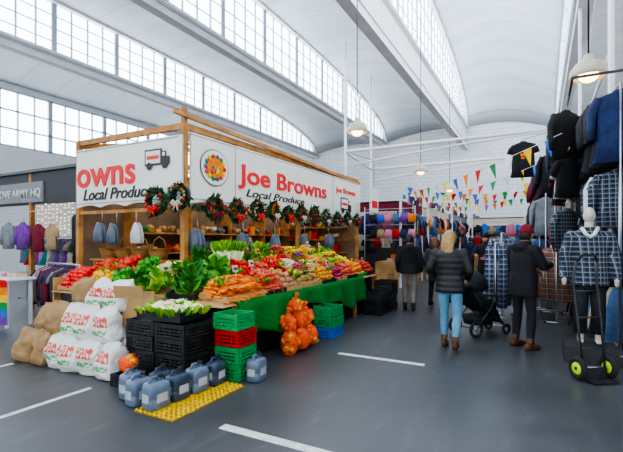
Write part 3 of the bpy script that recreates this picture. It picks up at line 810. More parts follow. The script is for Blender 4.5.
sack(-6.02,3.20,0,.40,.34,.42,bsm,.2,-.15,.1); sack(-6.30,3.50,0,.40,.34,.36,wsm,-.4,-.1,-.2); sack(-5.98,3.60,.0,.38,.32,.55,bsm,.1,-.03); sack(-5.9,3.42,.38,.38,.3,.36,bsm,.1,-.2,-.1)
b=MB(); M=Matrix.Translation((-4.36,3.58,.56))@Matrix.Rotation(.35,4,'Z')@Matrix.Rotation(-.25,4,'X')
b.box((0,-.02,.2),(.36,.015,.42),card,M=M); b.box((-.18,.12,.18),(.015,.28,.36),card,M=M); b.box((.18,.12,.18),(.015,.28,.36),card,M=M); b.box((0,.26,.2),(.36,.015,.4),card,M=M); b.box((0,.12,.01),(.36,.28,.015),card,M=M)
b.box((0,-.09,.46),(.36,.01,.15),card,M=M@Matrix.Rotation(.5,4,'X')); b.box((-.25,.12,.4),(.15,.28,.01),card,M=M)
b.box((-4.40,3.74,.28),(.14,.26,.56),card)
b.build('cardboard_box')
netm=mat('net_orange',(.78,.13,.035),.6,var=.3,scale=40,bump=.6,bscale=90)
def net(x,y,z,s,kind):
    b=MB()
    for i in range(60):
        d=V((U(-1,1),U(-1,1),U(-1,1)))
        if d.length>1: continue
        b.sphere(V((x,y,z+.17*s))+V((d.x*.135,d.y*.12,d.z*.15))*s,.045*s,netm if i%3 else P[kind][1],9,6)
    b.sphere((x,y,z+.17*s),(.135*s,.12*s,.16*s),netm,14,10,fn=lambda d:1+.05*math.sin(9*d.x)*math.sin(9*d.z))
    b.tube([(x,y,z+.3*s),(x,y,z+.36*s),(x+.02,y,z+.43*s)],[.05*s,.018*s,.045*s],netm,8)
    b.build('net_bag_of_onions')
b=MB(); crate(b,(-3.99,3.16,0),(.30,.24,.14),blackpl)
for i in range(24):
    d=V((U(-1,1),U(-1,1),U(-1,1)))
    if d.length<1: b.sphere((-3.99+d.x*.11,3.16+d.y*.08,.23+d.z*.09),.04,netm if i%2 else P['orange'][i%3],9,6)
b.sphere((-3.99,3.16,.23),(.12,.09,.10),netm,16,10,fn=lambda d:1+.06*math.sin(11*d.x)*math.sin(11*d.z)); b.build('crate_of_satsumas')
for (x,y,z,s) in((-3.06,5.05,.0,1.0),(-3.04,5.33,0,1.0),(-3.06,5.62,0,1.0),(-3.18,5.2,.24,.9),(-3.16,5.5,.24,.9),(-3.2,5.72,.26,.9),(-3.22,5.5,.46,.8)): net(x,y,z,s,'onion')

# ------------------------------------------------------------ garments
def garment(b,p,rz,mt,kind='jacket',L=.75,w=.24):
    M=Matrix.Translation(p)@Matrix.Rotation(rz,4,'Z')
    X=V((1,0,0));Y=V((0,1,0))
    b.tube([(0,0,.0),(0,0,.05),(.025,0,.08),(.03,0,.05)],.004,metal,5,M=M)
    if kind in('jacket','tee','dress'):
        hem={'jacket':1.02,'tee':1.0,'dress':1.35}[kind]
        secs=[(V((0,0,-.0)),X*.05,Y*.03),(V((0,0,-.03)),X*.09,Y*.045),(V((0,0,-.07)),X*w*.80,Y*.05),(V((0,0,-.13)),X*w*.95,Y*.055),(V((0,0,-.3)),X*w*.88,Y*.06,.04,5),(V((0,0,-L*.65)),X*w*.9,Y*.06,.08,6),(V((0,0,-L)),X*w*hem,Y*.065,.12,7),(V((0,0,-L-.005)),X*w*hem*.9,Y*.04)]
        b.loft(secs,mt,22,M)
        for s in(-1,1):
            if kind=='jacket': b.tube([(s*w*.8,0,-.09),(s*w*1.08,.0,-.28),(s*w*1.12,-.02,-.5),(s*w*1.12,-.03,-min(L*.85,.66))],[.06,.062,.05,.04],mt,10,M=M)
            if kind=='tee': b.tube([(s*w*.72,0,-.10),(s*w*.98,0,-.2),(s*w*1.1,0,-.30)],[(.04,.06),(.035,.075),(.03,.075)],mt,10,side=Y,M=M)
    elif kind=='trousers':
        b.loft([(V((0,0,0)),X*.18,Y*.03),(V((0,0,-.1)),X*.19,Y*.045),(V((0,0,-.24)),X*.2,Y*.05)],mt,16,M)
        for s in(-1,1): b.tube([(s*.1,0,-.18),(s*.105,0,-.5),(s*.1,0,-L)],[(.1,.045),(.09,.045),(.08,.04)],mt,12,side=X,M=M)
    elif kind=='skirt':
        b.loft([(V((0,0,0)),X*.15,Y*.03),(V((0,0,-.1)),X*.19,Y*.05,.05,6),(V((0,0,-L)),X*.28,Y*.08,.16,8),(V((0,0,-L-.01)),X*.26,Y*.06)],mt,28,M)
def rack(name,p,q,mats_,kind,L,w,n,rz,legs=True,zfloor=0):
    b=MB(); p=V(p);q=V(q)
    b.tube([p,q],.014,metal,8)
    if legs:
        d=(q-p).normalized(); s=V((-d.y,d.x,0))
        for e in(p,q):
            b.tube([e,V((e.x,e.y,zfloor+.03))],.014,metal,8); b.tube([V((e.x,e.y,.03))-s*.22,V((e.x,e.y,.03))+s*.22],.014,metal,8)
            if e.z<2.2: 
                for k in(-1,1): b.sphere(V((e.x,e.y,.025))+s*.2*k,.025,rubber,8,6)
    for i in range(n):
        t=(i+.5)/n; c=p.lerp(q,t)-V((0,0,.07))
        k=kind if isinstance(kind,str) else random.choice(kind)
        garment(b,c,rz+U(-.25,.25),random.choice(mats_) ,k,L*U(.9,1.08),w*U(.92,1.05))
    return b.build(name,normals=True)
F_=fabs
dk=[black,black,charcoal,navy,black,pl_grey,black]
rack('clothes_rail',(.96,7.0,3.72),(.65,10.6,3.75),dk[:5],'jacket',1.0,.31,28,0)
rack('clothes_rail',(.98,7.25,2.68),(.70,10.6,2.70),[F_['white'],F_['pink'],F_['grey'],pl_grey,black,black,charcoal,F_['tan'],pl_blue,black,black],['jacket','tee'],.8,.28,24,0)
rack('clothes_rail',(1.1,7.4,1.80),(.78,10.4,1.80),[black,charcoal,pl_red,navy,black,pl_ora,pl_grey],['jacket','skirt'],.8,.26,20,0)
rack('clothes_rail',(1.1,7.4,.97),(.78,10.4,.97),[black,charcoal,F_['denim'],F_['cream'],black],['skirt'],.78,.22,15,0,legs=False)
rack('clothes_rail',(.28,9.3,1.5),(.22,10.6,1.5),[pl_red,pl_ora,pl_red],'skirt',1.0,.26,9,0)
rack('clothes_rail',(-.72,8.5,1.55),(-.65,9.4,1.55),[pl_blue,pl_grey,pl_blue],'trousers',1.1,.24,6,0)
rack('clothes_rail',(.30,10.9,3.65),(.0,15.8,3.55),[black,charcoal,black,navy,F_['burgundy'],black],'jacket',.95,.30,28,0)
rack('clothes_rail',(.12,10.9,2.65),(-.05,15.8,2.6),[F_['burgundy'],F_['denim'],pl_blue,F_['tan'],black,F_['red'],charcoal,F_['grey'],black,black],['jacket','tee'],.85,.28,26,0)
rack('clothes_rail',(.0,11.2,1.7),(-.1,15.5,1.7),[F_['denim'],black,pl_ora,charcoal,pl_red],['skirt','trousers'],1.15,.26,18,0)
rack('clothes_rail',(-.72,9.9,1.75),(-.72,11.2,1.75),[pl_blue,black,pl_blue,charcoal],'jacket',.9,.25,8,0)
b=MB()
b.box((1.75,11,1.9),(.06,9.5,3.8),mat('grey_board',(.10,.10,.11),.7))
for z in (1.2,2.0,2.8,3.5): b.tube([(1.65,6.4,z),(1.65,15.7,z)],.012,metal,6)
for y in(6.9,9.7,12.7,15.6): b.box((1.68,y,1.95),(.06,.06,3.9),darkmetal); b.beam((1.68,y,3.85),(.4,y,3.85),.03,.03,darkmetal)
b.beam((.4,6.9,3.85),(.4,15.6,3.85),.03,.03,darkmetal)
b.build('clothing_stall')
b=MB()
for y,z,mt in((8.0,2.75,black),(8.5,2.78,charcoal),(9.0,2.8,F_['white']),(9.5,2.78,black),(10.0,2.75,F_['burgundy']),(10.5,2.8,black)): garment(b,(.40,y,z+.2),pi/2-.8,mt,'tee',.65,.24)
for y,z,mt in((8.0,3.7,black),(8.5,3.65,charcoal),(9.0,3.7,black),(9.5,3.68,navy),(10.0,3.7,black),(10.6,3.66,charcoal)): garment(b,(.38,y,z),pi/2-.9,mt,'jacket',.78,.26)
for y,mt in((8.6,pl_grey),(9.1,black),(9.7,pl_red),(10.2,black)): garment(b,(.42,y,2.15),pi/2-.9,mt,'jacket',.75,.25)
b.tube([(.40,7.6,3.02),(.40,10.8,3.08)],.01,metal,6); b.tube([(.38,7.6,3.8),(.38,10.8,3.8)],.01,metal,6); b.tube([(.42,8.2,2.23),(.42,10.8,2.23)],.01,metal,6)
b.build('hanging_tshirts')
b=MB(); garment(b,(-.36,11.6,4.02),0,black,'tee',.88,.27); b.box((-.36,11.53,3.68),(.12,.01,.06),F_['orange']); b.box((-.36,11.53,3.60),(.08,.01,.05),F_['orange'])
b.tube([(-.36,11.6,4.07),(.9,11.6,4.3)],.006,inkm,5); b.build('hanging_tshirt')

# ------------------------------------------------------------ people
def person(name,loc,yaw,h,coat,trou,shoe,hairm,skinm,arms,legs=None,hairlen=0,puffer=False,hem=.80,hat=None,bulk=1,head_yaw=0,hood=False,hands=True,lean=0):
    s=h/1.72; E=empty(name,loc,yaw,s)
    X=V((1,0,0));Y=V((0,1,0))
    def fin(b,nm,vox=.013,it=3):
        o=b.build(nm,parent=E,local=True)
        if vox:
            m=o.modifiers.new('r','REMESH'); m.mode='VOXEL'; m.voxel_size=vox; m.use_smooth_shade=True
            m2=o.modifiers.new('s','SMOOTH'); m2.iterations=it; m2.factor=.5
        return o
    b=MB(); prof=[(hem,.195,.135),(hem+.05,.195,.138),(.98,.182,.13),(1.08,.165,.12),(1.2,.178,.125),(1.3,.192,.128),(1.38,.195,.118),(1.425,.165,.10),(1.455,.105,.08),(1.50,.068,.068)]
    def ip(z):
        for i in range(len(prof)-1):
            if prof[i][0]<=z<=prof[i+1][0]:
                t=(z-prof[i][0])/(prof[i+1][0]-prof[i][0]); return prof[i][1]*(1-t)+prof[i+1][1]*t,prof[i][2]*(1-t)+prof[i+1][2]*t
        return prof[-1][1:]
    secs=[];z=hem
    while z<1.5:
        a,c=ip(z); k=bulk*(1+(.055*abs(math.sin((z-hem)*pi/.085)) if puffer and z<1.42 else 0))
        ly=lean*max(0,z-.95)
        secs.append((V((0,-.005+ly,z)),X*a*k,Y*c*k)); z+=.017
    b.loft(secs,coat,28)
    for sd,(sh,el,wr) in zip((-1,1),arms):
        sh,el,wr=V(sh),V(el),V(wr); path=[];rad=[]
        for t in range(0,9):
            path.append(sh.lerp(el,t/8)); rad.append((.078-.018*t/8)*bulk)
        for t in range(1,9):
            path.append(el.lerp(wr,t/8)); rad.append((.060-.016*t/8)*bulk)
        if puffer: rad=[r*(1+.07*(i%2)) for i,r in enumerate(rad)]
        b.tube(path,rad,coat,14,rnd=True)
    b.loft([(V((0,lean*.5,1.44)),X*.085,Y*.08),(V((0,lean*.53,1.52)),X*.072,Y*.074)],coat,18)
    if hood: b.sphere((0,-.10+lean*.45,1.43),(.13,.075,.085),coat,16,10)
    fin(b,'coat')
    if legs is None: legs=[((-.1,0,.9),(-.105,.02,.5),(-.1,-.01,.09)),((.1,0,.9),(.105,.02,.5),(.1,-.01,.09))]
    b=MB(); b.loft([(V((0,0,.80)),X*.13,Y*.1),(V((0,0,.86)),X*.168,Y*.125),(V((0,0,.95)),X*.168,Y*.12),(V((0,0,1.02)),X*.15,Y*.11)],trou,20)
    for hp,kn,an in legs:
        hp,kn,an=V(hp),V(kn),V(an)
        b.tube([hp,hp.lerp(kn,.5),kn,kn.lerp(an,.35),kn.lerp(an,.8),an+V((0,0,.0))],[.092,.08,.062,.063,.052,.055],trou,16)
    fin(b,'trousers',.012,2)
    b=MB()
    for hp,kn,an in legs:
        x,y,z=an; zz=z-.09
        b.tube([(x,y-.07,zz+.045),(x,y-.03,zz+.05),(x,y+.06,zz+.045),(x,y+.13,zz+.035),(x,y+.17,zz+.03)],[(.034,.042),(.04,.05),(.044,.042),(.042,.032),(.028,.022)],shoe,14,side=X,rnd=True)
        b.tube([(x,y-.01,zz+.04),(x,y-.01,zz+.17)],[.045,.05],shoe,14)
        b.loft([(V((x,y+.045,zz)),X*.047,Y*.14),(V((x,y+.045,zz+.02)),X*.047,Y*.14)],rubber,18)
    fin(b,'shoes',0)
    b=MB(); hc=V((0,.015+lean*.62,1.605)); RH=Matrix.Translation(hc)@Matrix.Rotation(head_yaw,4,'Z')
    def hf(d):
        x,y,z=d.x*.076,d.y*.094,d.z*.115
        if z<0:
            t=-z/.115; x*=1-.30*t*t
            y= y*(1-.18*t)+(.012*t if y>0 else .0)
            if y<0: y*=1-.35*t
        return V((x,y,z))
    b.sphere((0,0,0),1,skinm,24,18,fn=hf,M=RH)
    b.tube([(0,.088,.02),(0,.103,-.01),(0,.108,-.025),(0,.094,-.035)],[.008,.011,.014,.009],skinm,8,M=RH)
    eyw=mat('eye_white',(.8,.8,.78),.3); lip=mat('lips',(.45,.15,.13),.5)
    for q in(-1,1):
        b.sphere((q*.031,.079,.008),(.014,.009,.008),eyw,10,6,M=RH); b.sphere((q*.031,.087,.008),.0045,inkm,8,6,M=RH)
        b.tube([(q*.015,.09,.028),(q*.03,.09,.033),(q*.047,.08,.028)],.004,hairm,6,M=RH)
        b.sphere((q*.077,-.005,-.005),(.009,.018,.03),skinm,10,8,M=RH)
    b.tube([(-.022,.084,-.058),(0,.092,-.057),(.022,.084,-.058)],[.003,.006,.003],lip,6,M=RH)
    b.tube([(0,-.012+lean*.5,1.42),(0,-.008+lean*.6,1.55)],[.058,.052],skinm,14)
    fin(b,'head',0)
    b=MB()
    def hr(d):
        k=1.13+.02*math.sin(22*math.atan2(d.y,d.x))
        if d.y>.35 and d.z<.52: k=.8
        elif d.y>.05 and d.z<.1: k=.85
        if d.z<-.6: k=.8
        return V((d.x*.078*k,d.y*.096*k-.006,d.z*.116*k+.004))
    if hat: 
        b.sphere((0,0,0),1,hairm,30,20,fn=hr,M=RH)
        def ht(d):
            k=1.19 if d.z>.12 else .8
            return V((d.x*.08*k,d.y*.098*k-.004,d.z*.118*k*(1.05 if d.z>0 else 1)+.01))
        b.sphere((0,0,0),1,hat,30,20,fn=ht,M=RH); b.torus((0,-.002,.028),.098,.012,hat,'Z',24,8,M=RH@Matrix.Scale(.9,4,(1,0,0)))
    else: b.sphere((0,0,0),1,hairm,36,24,fn=hr,M=RH)
    if hairlen:
        secs=[]
        for i in range(12):
            t=i/11; z=.07-t*(hairlen+.04)
            secs.append((V((0,-.045-.045*math.sin(t*2.2),z)),V((.086+.014*math.sin(t*3.1),0,0))*(1-.3*max(0,t-.6)),V((0,.055-.012*t,0)),.04,9))
        b.loft(secs,hairm,30,RH)
        for k in range(18):
            x=-.08+.16*k/17
            b.tube([(x*.8,-.09+abs(x)*.4,.06),(x,-.12+abs(x)*.6,-.06),(x*1.12,-.135+abs(x)*.6,-.06-hairlen*.45),(x*.95,-.12+abs(x)*.5,-hairlen+U(-.03,.02))],[.012,.014,.012,.004],hairm,6,M=RH)
    fin(b,'hair',0)
    b=MB()
    for sd,(sh,el,wr) in zip((-1,1),arms):
        el,wr=V(el),V(wr); d=(wr-el).normalized(); w0=wr+d*.02
        nrm=V((-sd,0,0)); nrm=(nrm-d*nrm.dot(d)).normalized(); sdv=d.cross(nrm); 
        if sdv.y<0: sdv=-sdv
        b.tube([w0,w0+d*.045,w0+d*.09],[(.026,.02),(.038,.016),(.038,.013)],skinm,12,side=sdv,rnd=True)
        for j,(of,ln) in enumerate(((.029,.072),(.010,.082),(-.010,.076),(-.028,.058))):
            p=w0+d*.085+sdv*of; dd=d.copy(); pts=[p]
            for k,fr in enumerate((.45,.3,.25)):
                dd=(dd+nrm*(.28+.12*k)).normalized(); p=p+dd*ln*fr; pts.append(p)
            b.tube(pts,[.0092,.0085,.0078,.0065],skinm,8,rnd=True)
        p=w0+d*.028+sdv*.03; b.tube([p,p+(d*.6+sdv*.8+nrm*.2).normalized()*.03,p+(d*.9+sdv*.55+nrm*.35).normalized()*.06],[.012,.0105,.008],skinm,8,rnd=True)
    fin(b,'hands',0)
    return E
skin=mat('skin',(.58,.34,.25),.5,var=.06); blonde=mat('hair_blonde',(.36,.23,.12),.5,var=.4,scale=40); brown=mat('hair_brown',(.09,.045,.02),.5,var=.3,scale=40); dark=mat('hair_dark',(.02,.014,.01),.5,var=.3)
jeans=mat('jeans_light',(.15,.29,.42),.85,var=.18,scale=6,bump=.2); boots=mat('boots_brown',(.10,.045,.025),.6); darktr=mat('trousers_dark',(.012,.012,.016),.85); khaki=mat('trousers_khaki',(.20,.18,.16),.85,var=.15)
puff=mat('puffer_black',(.009,.010,.012),.5,var=.25,spec=.45)
armD=[((-.185,0,1.40),(-.26,-.04,1.13),(-.25,.06,.90)),((.185,0,1.40),(.26,-.04,1.13),(.25,.06,.90))]
armW=[((-.185,0,1.40),(-.30,-.02,1.16),(-.22,.16,1.0)),((.185,0,1.40),(.27,-.02,1.14),(.22,.20,1.02))]
armF=[((-.185,0,1.40),(-.25,.06,1.15),(-.12,.28,1.12)),((.185,0,1.40),(.26,.1,1.16),(.16,.33,1.18))]
walk=[((-.09,0,.9),(-.10,.10,.50),(-.10,.10,.10)),((.09,0,.9),(.10,.0,.49),(.10,-.16,.13))]
stand=[((-.1,0,.9),(-.12,.03,.5),(-.14,0,.09)),((.1,0,.9),(.13,.02,.5),(.15,-.03,.09))]
person('woman_in_padded_jacket',(-1.17,6.5,0),math.radians(0),1.73,puff,jeans,boots,blonde,skin,armW,walk,.30,True,.82,head_yaw=-.35,bulk=1.08)
person('man_in_dark_coat',(-.22,7.05,0),math.radians(-42),1.80,black,darktr,boots,dark,skin,armF,stand,0,False,.74,hat=F_['burgundy'],bulk=1.12,lean=.08,hood=True)
person('man_in_black_jacket',(-2.6,9.5,0),math.radians(12),1.72,black,khaki,rubber,dark,skin,armD,walk,0,False,.84,bulk=1.12,hood=True)
person('woman_in_dark_coat',(-2.25,10.6,0),math.radians(-8),1.64,charcoal,darktr,rubber,brown,skin,armD,stand,.22,False,.62)
person('man_facing_aisle',(-1.25,11.9,0),math.radians(170),1.76,black,darktr,rubber,dark,skin,armF,stand,0,False,.78,hat=black)
person('shopper_in_coat',(-1.4,16.5,0),math.radians(165),1.70,F_['burgundy'],darktr,rubber,brown,skin,armD,stand,.2,False,.7)
person('shopper_in_coat',(-2.6,19,0),math.radians(10),1.72,navy,darktr,rubber,dark,skin,armD,walk,0,False,.8)
person('stallholder',(-5.7,7.6,0),math.radians(-80),1.70,F_['grey'],darktr,rubber,brown,skin,armF,stand,0,False,.8)

# stroller
b=MB(); fr=darkmetal
M=Matrix.Translation((-.92,7.72,0))@Matrix.Rotation(math.radians(-40),4,'Z')
fabk=mat('stroller_fabric',(.010,.011,.015),.7,var=.3,bump=.2)
for s in(-1,1):
    x=s*.25
    b.torus((x,-.28,.14),.115,.024,rubber,'X',22,8,M=M); b.sphere((x,-.28,.14),(.018,.04,.04),metal,10,6,M=M)
    for k in range(6):
        a=pi*k/3; b.tube([(x,-.28,.14),(x,-.28+.11*math.cos(a),.14+.11*math.sin(a))],.006,metal,5,M=M)
    b.torus((x*.8,.42,.09),.07,.02,rubber,'X',18,8,M=M); b.sphere((x*.8,.42,.09),(.015,.03,.03),metal,8,6,M=M)
    b.tube([(x,-.55,1.02),(x,-.42,.92),(x,-.05,.45),(x*.8,.42,.12)],.014,fr,8,M=M)
    b.tube([(x,-.28,.14),(x,.05,.5),(x,.1,.62)],.014,fr,8,M=M)
b.tube([(-.25,-.55,1.02),(.25,-.55,1.02)],.02,rubber,8,M=M); b.tube([(-.25,-.28,.14),(.25,-.28,.14)],.01,fr,8,M=M)
b.tube([(-.22,.3,.62),(0,.36,.64),(.22,.3,.62)],.016,rubber,8,M=M)
b.tube([(0,-.28,.86),(0,-.16,.5),(0,.0,.42),(0,.22,.42),(0,.3,.25),(0,.36,.2)],[(.2,.03),(.22,.04),(.22,.05),(.21,.04),(.2,.03),(.2,.02)],fabk,16,side=V((1,0,0)),M=M)
for s in(-1,1): b.tube([(s*.22,-.24,.75),(s*.23,-.1,.55),(s*.23,.15,.5)],[(.02,.08),(.02,.1),(.02,.06)],fabk,10,M=M,side=V((1,0,0)))
def hd(d):
    return V((d.x*.25,d.y*.27,d.z*.27)) if (d.z>-.15 and d.y<.55) else V((d.x*.2,min(d.y,.5)*.2,max(d.z,-.3)*.2))
b.sphere((0,-.12,.80),1,fabk,24,16,fn=hd,M=M)
b.loft([(V((0,-.02,.18)),V((.19,0,0)),V((0,.2,0))),(V((0,-.02,.33)),V((.21,0,0)),V((0,.24,0)))],fabk,20,M,sq=.6)
b.loft([(V((0,-.5,.55)),V((.15,0,0)),V((0,.05,0))),(V((0,-.5,.7)),V((.17,0,0)),V((0,.08,0))),(V((0,-.5,.86)),V((.14,0,0)),V((0,.06,0)))],black,18,M,sq=.7)
b.build('stroller')

# mannequin on plinth
E=empty('mannequin',(.58,6.72,0))
b=MB(); mq=mat('mannequin_white',(.55,.50,.45),.4,var=.03)
b.box((0,0,.11),(.6,.5,.22),mat('plinth_black',(.03,.03,.03)))
def hf2(d):
    x,y,z=d.x*.074,d.y*.094,d.z*.115
    if z<0: t=-z/.115; x*=1-.3*t*t; y*=1-.2*t
    return V((x,y,z))
b.sphere((0,0,1.92),1,mq,20,14,fn=hf2); b.tube([(0,-.09,1.93),(0,-.108,1.9),(0,-.09,1.885)],[.008,.012,.008],mq,8)
b.tube([(0,.01,1.72),(0,0,1.87)],[.06,.05],mq,12)
for s in(-1,1): b.tube([(s*.1,-.09,.26),(s*.1,-.02,.27),(s*.1,.04,.3)],[(.03,.02),(.035,.03),(.03,.04)],mq,10,side=V((1,0,0)),rnd=True); b.tube([(s*.1,0,.26),(s*.1,0,.45)],.04,mq,10)
for s in(-1,1): b.sphere((s*.29,-.08,1.06),(.03,.035,.07),mq,10,8)
b.build('body',parent=E,local=True)
b=MB(); X=V((1,0,0));Y=V((0,1,0))
b.loft([(V((0,0,1.0)),X*.23,Y*.16),(V((0,0,1.2)),X*.22,Y*.15),(V((0,0,1.45)),X*.21,Y*.14),(V((0,0,1.65)),X*.215,Y*.125),(V((0,0,1.71)),X*.16,Y*.1),(V((0,0,1.77)),X*.09,Y*.09)],pl_grey,24)
for s in(-1,1): b.tube([(s*.2,0,1.66),(s*.28,.0,1.4),(s*.29,-.06,1.12)],[.085,.075,.06],pl_grey,14,rnd=True)
o=b.build('plaid_jacket',parent=E,local=True); m=o.modifiers.new('r','REMESH'); m.mode='VOXEL'; m.voxel_size=.014; m.use_smooth_shade=True
b=MB(); b.loft([(V((0,0,.92)),X*.13,Y*.1),(V((0,0,1.05)),X*.17,Y*.12)],black,18)
for s in(-1,1): b.tube([(s*.09,0,1.02),(s*.1,0,.7),(s*.1,0,.36)],[.1,.085,.075],black,14)
b.build('trousers',parent=E,local=True)
b=MB(); b.tube([(-.09,-.08,1.76),(-.05,-.13,1.68),(.0,-.14,1.64),(.05,-.13,1.68),(.09,-.08,1.76)],.025,F_['white'],8); b.build('collar',parent=E,local=True)

# hand truck
b=MB(); M=Matrix.Translation((.54,5.82,0))@Matrix.Rotation(math.radians(35),4,'Z')
lime=mat('lime_hub',(.55,.75,.05),.4)
for s in(-1,1):
    b.tube([(s*.13,-.02,.10),(s*.15,.05,.6),(s*.15,.13,1.15),(s*.13,.1,1.35)],.014,darkmetal,8,M=M)
    b.torus((s*.19,0,.135),.10,.035,rubber,'X',26,10,M=M)
    b.lathe((0,0,0),[(0,-.025),(.065,-.028),(.075,-.01),(.075,.01),(.065,.028),(0,.025)],lime,20,M=M@Matrix.Translation((s*.19,0,.135))@Matrix.Rotation(pi/2,4,'Y'))
    b.sphere((s*.215,0,.135),.022,darkmetal,8,6,M=M)
b.tube([(-.13,.1,1.35),(-.08,.07,1.42),(.08,.07,1.42),(.13,.1,1.35)],.016,rubber,8,M=M)
for y,z in((.02,.35),(.06,.7),(.11,1.0)): b.tube([(-.145,y,z),(.145,y,z)],.011,darkmetal,8,M=M)
b.tube([(-.2,0,.135),(.2,0,.135)],.012,metal,8,M=M); b.box((0,-.11,.02),(.30,.18,.012),darkmetal,M=M); b.box((0,-.02,.08),(.3,.015,.12),darkmetal,M=M)
b.build('hand_truck')

# ------------------------------------------------------------ clothing stall on the far left
grey=mat('fascia_grey',(.10,.105,.115),.6); dgrey=mat('fascia_dark',(.035,.035,.04),.6)
b=MB()
b.box((-10.5,5.6,2.78),(5.1,.08,.72),dgrey); b.box((-11.4,5.54,2.7),(3.1,.04,.46),mat('fascia_pale',(.22,.22,.225),.6))
b.box((-10.5,5.56,3.18),(5.1,.12,.06),grey)
b.box((-7.98,7.5,1.6),(.06,3.8,3.1),grey); b.box((-10.5,9.4,1.6),(5.1,.06,3.1),mat('end_board',(.26,.17,.10)))
for x in(-7.98,-10.4,-12.9): b.box((x,5.6,1.6),(.09,.09,3.2),wood)
b.box((-9.3,7.2,.45),(1.6,.6,.9),woodl)
b.box((-10.5,7.5,3.2),(5.1,3.9,.05),dgrey)
st2=b.build('clothing_kiosk')
text('LOVE ARMY HQ',(-11.75,5.50,2.60),0,1.85,.22,F_['white'],'sign_text_army',st2,off=.012)
b=MB()
fb=mat('fairy_bulb',(1,.66,.30),.3,var=0,emis=6)
for k in range(14):
    x=-8.05-.14*k; n=8
    b.tube([(x,5.45,2.4),(x,5.45,1.65)],.003,inkm,4)
    for j in range(n): b.sphere((x+U(-.01,.01),5.45,2.36-j*.09+U(-.03,.03)),.010,fb,6,5)
b.tube([(-8.0,5.45,2.4),(-9.95,5.45,2.4)],.004,inkm,4)
b.build('fairy_lights')
rack('clothes_rail',(-8.75,5.0,1.15),(-7.3,4.75,1.15),[black,charcoal,F_['pink'],navy,black,F_['burgundy'],F_['purple'],F_['grey']],['jacket','tee'],.78,.24,18,pi/2-.3)
b=MB(); garment(b,(-8.2,5.3,2.15),0,black,'dress',.8,.22); garment(b,(-9.1,5.3,1.95),0,F_['tan'],'tee',.55,.17); garment(b,(-9.6,5.3,1.95),.1,F_['burgundy'],'tee',.6,.18); garment(b,(-10.2,5.3,2.0),0,F_['purple'],'jacket',.6,.2); garment(b,(-10.8,5.3,2.0),0,F_['grey'],'jacket',.6,.2)
b.tube([(-7.98,5.3,2.24),(-12.9,5.3,2.2)],.01,metal,6); b.build('hanging_dresses')
rack('clothes_rail',(-12.5,6.6,1.7),(-8.6,6.6,1.7),[F_['pink'],F_['purple'],F_['grey'],F_['teal'],F_['cream'],F_['red'],black,black],['tee','dress'],.7,.22,22,pi/2-.4)
rack('clothes_rail',(-12.5,8.2,2.6),(-8.4,8.2,2.6),[F_['red'],black,F_['pink'],F_['denim'],F_['cream']],['tee','jacket'],.7,.22,18,pi/2-.8)
b=MB(); b.box((-8.95,4.35,.88),(1.1,.5,.04),white)
for x in(-9.4,-8.5):
    for y in(4.15,4.55): b.box((x,y,.43),(.05,.05,.86),white)
rb=[F_['red'],F_['orange'],F_['yellow'],F_['green'],F_['blue'],F_['purple']]
for i in range(6):
    vs=[];n=14
    for j in range(n+1):
        x=-9.5+j*1.1/n; y=4.08+.025*math.sin(x*14)
        vs+=[(x,y,.88-.135*i),(x,y,.88-.135*(i+1))]
    b.add(vs,[(2*j,2*j+2,2*j+3,2*j+1) for j in range(n)],rb[i])
for k in range(5): b.box((-9.3+k*.18,4.4,.94),(.13,.2,.08),random.choice([F_['pink'],F_['white'],F_['purple'],F_['cream']]))
b.build('flag_draped_table',normals=False)

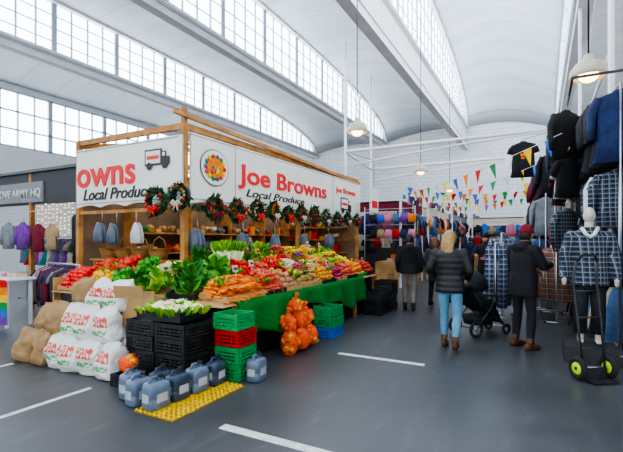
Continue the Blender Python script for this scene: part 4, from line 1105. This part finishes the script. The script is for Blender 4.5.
# ------------------------------------------------------------ further stalls
glow=mat('display_lamp',(1,.75,.45),.3,var=0,emis=8)
def fstall(name,x0,x1,y0,y1,face,cols,fcol,hz=2.9):
    b=MB()
    for x in(x0,x1):
        for y in(y0,(y0+y1)/2,y1): b.box((x,y,hz/2),(.07,.07,hz),white)
    xf=x1 if face>0 else x0
    for y in(y0,y1): b.beam((x0,y,hz),(x1,y,hz),.05,.07,white)
    b.box((xf,(y0+y1)/2,hz-.15),(.05,y1-y0,.34),fcol)
    b.box(((x0+x1)/2,y0,hz-.15),(x1-x0,.05,.34),fcol)
    xb=x0 if face>0 else x1
    b.box((xb,(y0+y1)/2,1.25),(.04,y1-y0,2.5),card); b.box(((x0+x1)/2,y1,1.25),(x1-x0,.04,2.5),dgrey)
    b.box((xf-face*.5,(y0+y1)/2,.42),(.9,y1-y0-.3,.84),woodl)
    y=y0+.3
    while y<y1-.2:
        h=U(.08,.3); b.box((xf-face*U(.2,.5),y,.84+h/2),(U(.2,.4),.22,h),random.choice(cols)); y+=.27
        b.sphere((xf-face*.1,y,hz-.45),.04,glow,8,6)
    y=y0+.15
    while y<y1-.1:
        garment(b,(xf+face*.02,y,hz-.36+U(-.12,.1)),pi/2+U(-.7,.2),random.choice(cols),random.choice(['jacket','tee']),U(.4,.75),U(.14,.22)); y+=.22
    y=y0+.15
    while y<y1-.1:
        garment(b,(xf-face*.05,y,1.75+U(-.15,.15)),pi/2+U(-.7,.2),random.choice(cols),random.choice(['tee','skirt']),U(.35,.6),U(.11,.18)); y+=.24
    x=x0+.3
    while x<x1-.2:
        garment(b,(x,y0-.06,hz-.4+U(-.1,.1)),U(-.2,.2),random.choice(cols),random.choice(['jacket','tee']),U(.4,.75),U(.13,.2))
        garment(b,(x,y0-.06,1.7+U(-.1,.1)),U(-.2,.2),random.choice(cols),random.choice(['skirt','tee']),U(.4,.6),U(.12,.18)); x+=.33
    # small goods pinned up over the fascia
    for k in range(14): b.box((xf+face*.05,U(y0,y1),hz+U(.05,.25)),(.06,U(.1,.3),U(.1,.25)),random.choice(cols))
    b.tube([(x0,y0-.06,1.76),(x1,y0-.06,1.76)],.01,metal,6); b.tube([(x0,y0-.06,hz-.34),(x1,y0-.06,hz-.34)],.01,metal,6)
    b.tube([(xf,y0,hz-.32),(xf,y1,hz-.32)],.01,metal,6); b.tube([(xf-face*.05,y0,1.8),(xf-face*.05,y1,1.8)],.01,metal,6)
    b.build(name)
C1=[black,F_['red'],F_['blue'],F_['purple'],F_['cream'],F_['pink'],charcoal,charcoal,F_['orange'],navy,F_['tan'],black,F_['denim'],black]
C2=[black,charcoal,navy,F_['red'],F_['tan'],F_['denim'],black,F_['burgundy']]
fstall('market_stall',-7.2,-4.1,13.9,16.8,1,C1,F_['burgundy'])
fstall('market_stall',-7.2,-4.0,17.4,21.5,1,C1,F_['cream'])
fstall('market_stall',-7.2,-3.9,22.2,27.0,1,C1,F_['grey'])
fstall('market_stall',.2,3.2,16.8,20.5,-1,C2,dgrey)
fstall('market_stall',.1,3.2,21.2,26,-1,C1,F_['cream'])
fstall('market_stall',-3.3,-.7,25.0,28.5,-1,C1,F_['cream'],2.8)
fstall('market_stall',-12,-8.5,25.0,28.5,1,C1,F_['blue'],2.8)
b=MB()
for i in range(13):
    x=-4.9+.26*(i%6); z=2.45-.5*(i//6); c=V((x,13.45,z))
    b.loft([(c,V((.1,0,0)),V((0,.03,0))),(c-V((0,0,.15)),V((.13,0,0)),V((0,.06,0))),(c-V((0,0,.28)),V((.12,0,0)),V((0,.06,0)))],random.choice(C1),14,sq=.6)
    b.tube([c+V((-.07,0,0)),c+V((-.04,0,.13)),c+V((.04,0,.13)),c+V((.07,0,0))],.008,black,6)
for z in(2.62,2.1,1.6): b.tube([(-5.2,13.45,z),(-3.5,13.45,z)],.01,metal,6)
for x in(-5.2,-3.5): b.tube([(x,13.45,0),(x,13.45,2.7)],.015,metal,8)
b.build('handbag_display')

# ------------------------------------------------------------ world + camera
w=bpy.data.worlds.new('World'); scene.world=w; w.use_nodes=True
w.node_tree.nodes['Background'].inputs[0].default_value=(.75,.85,1,1); w.node_tree.nodes['Background'].inputs[1].default_value=.6
cam=bpy.data.cameras.new('Camera'); co=bpy.data.objects.new('Camera',cam); scene.collection.objects.link(co)
co.location=(0,0,1.6); co.rotation_euler=(pi/2,0,math.radians(28.3)); cam.sensor_width=36; cam.lens=24.5; cam.shift_y=.0225; cam.clip_end=200
scene.camera=co
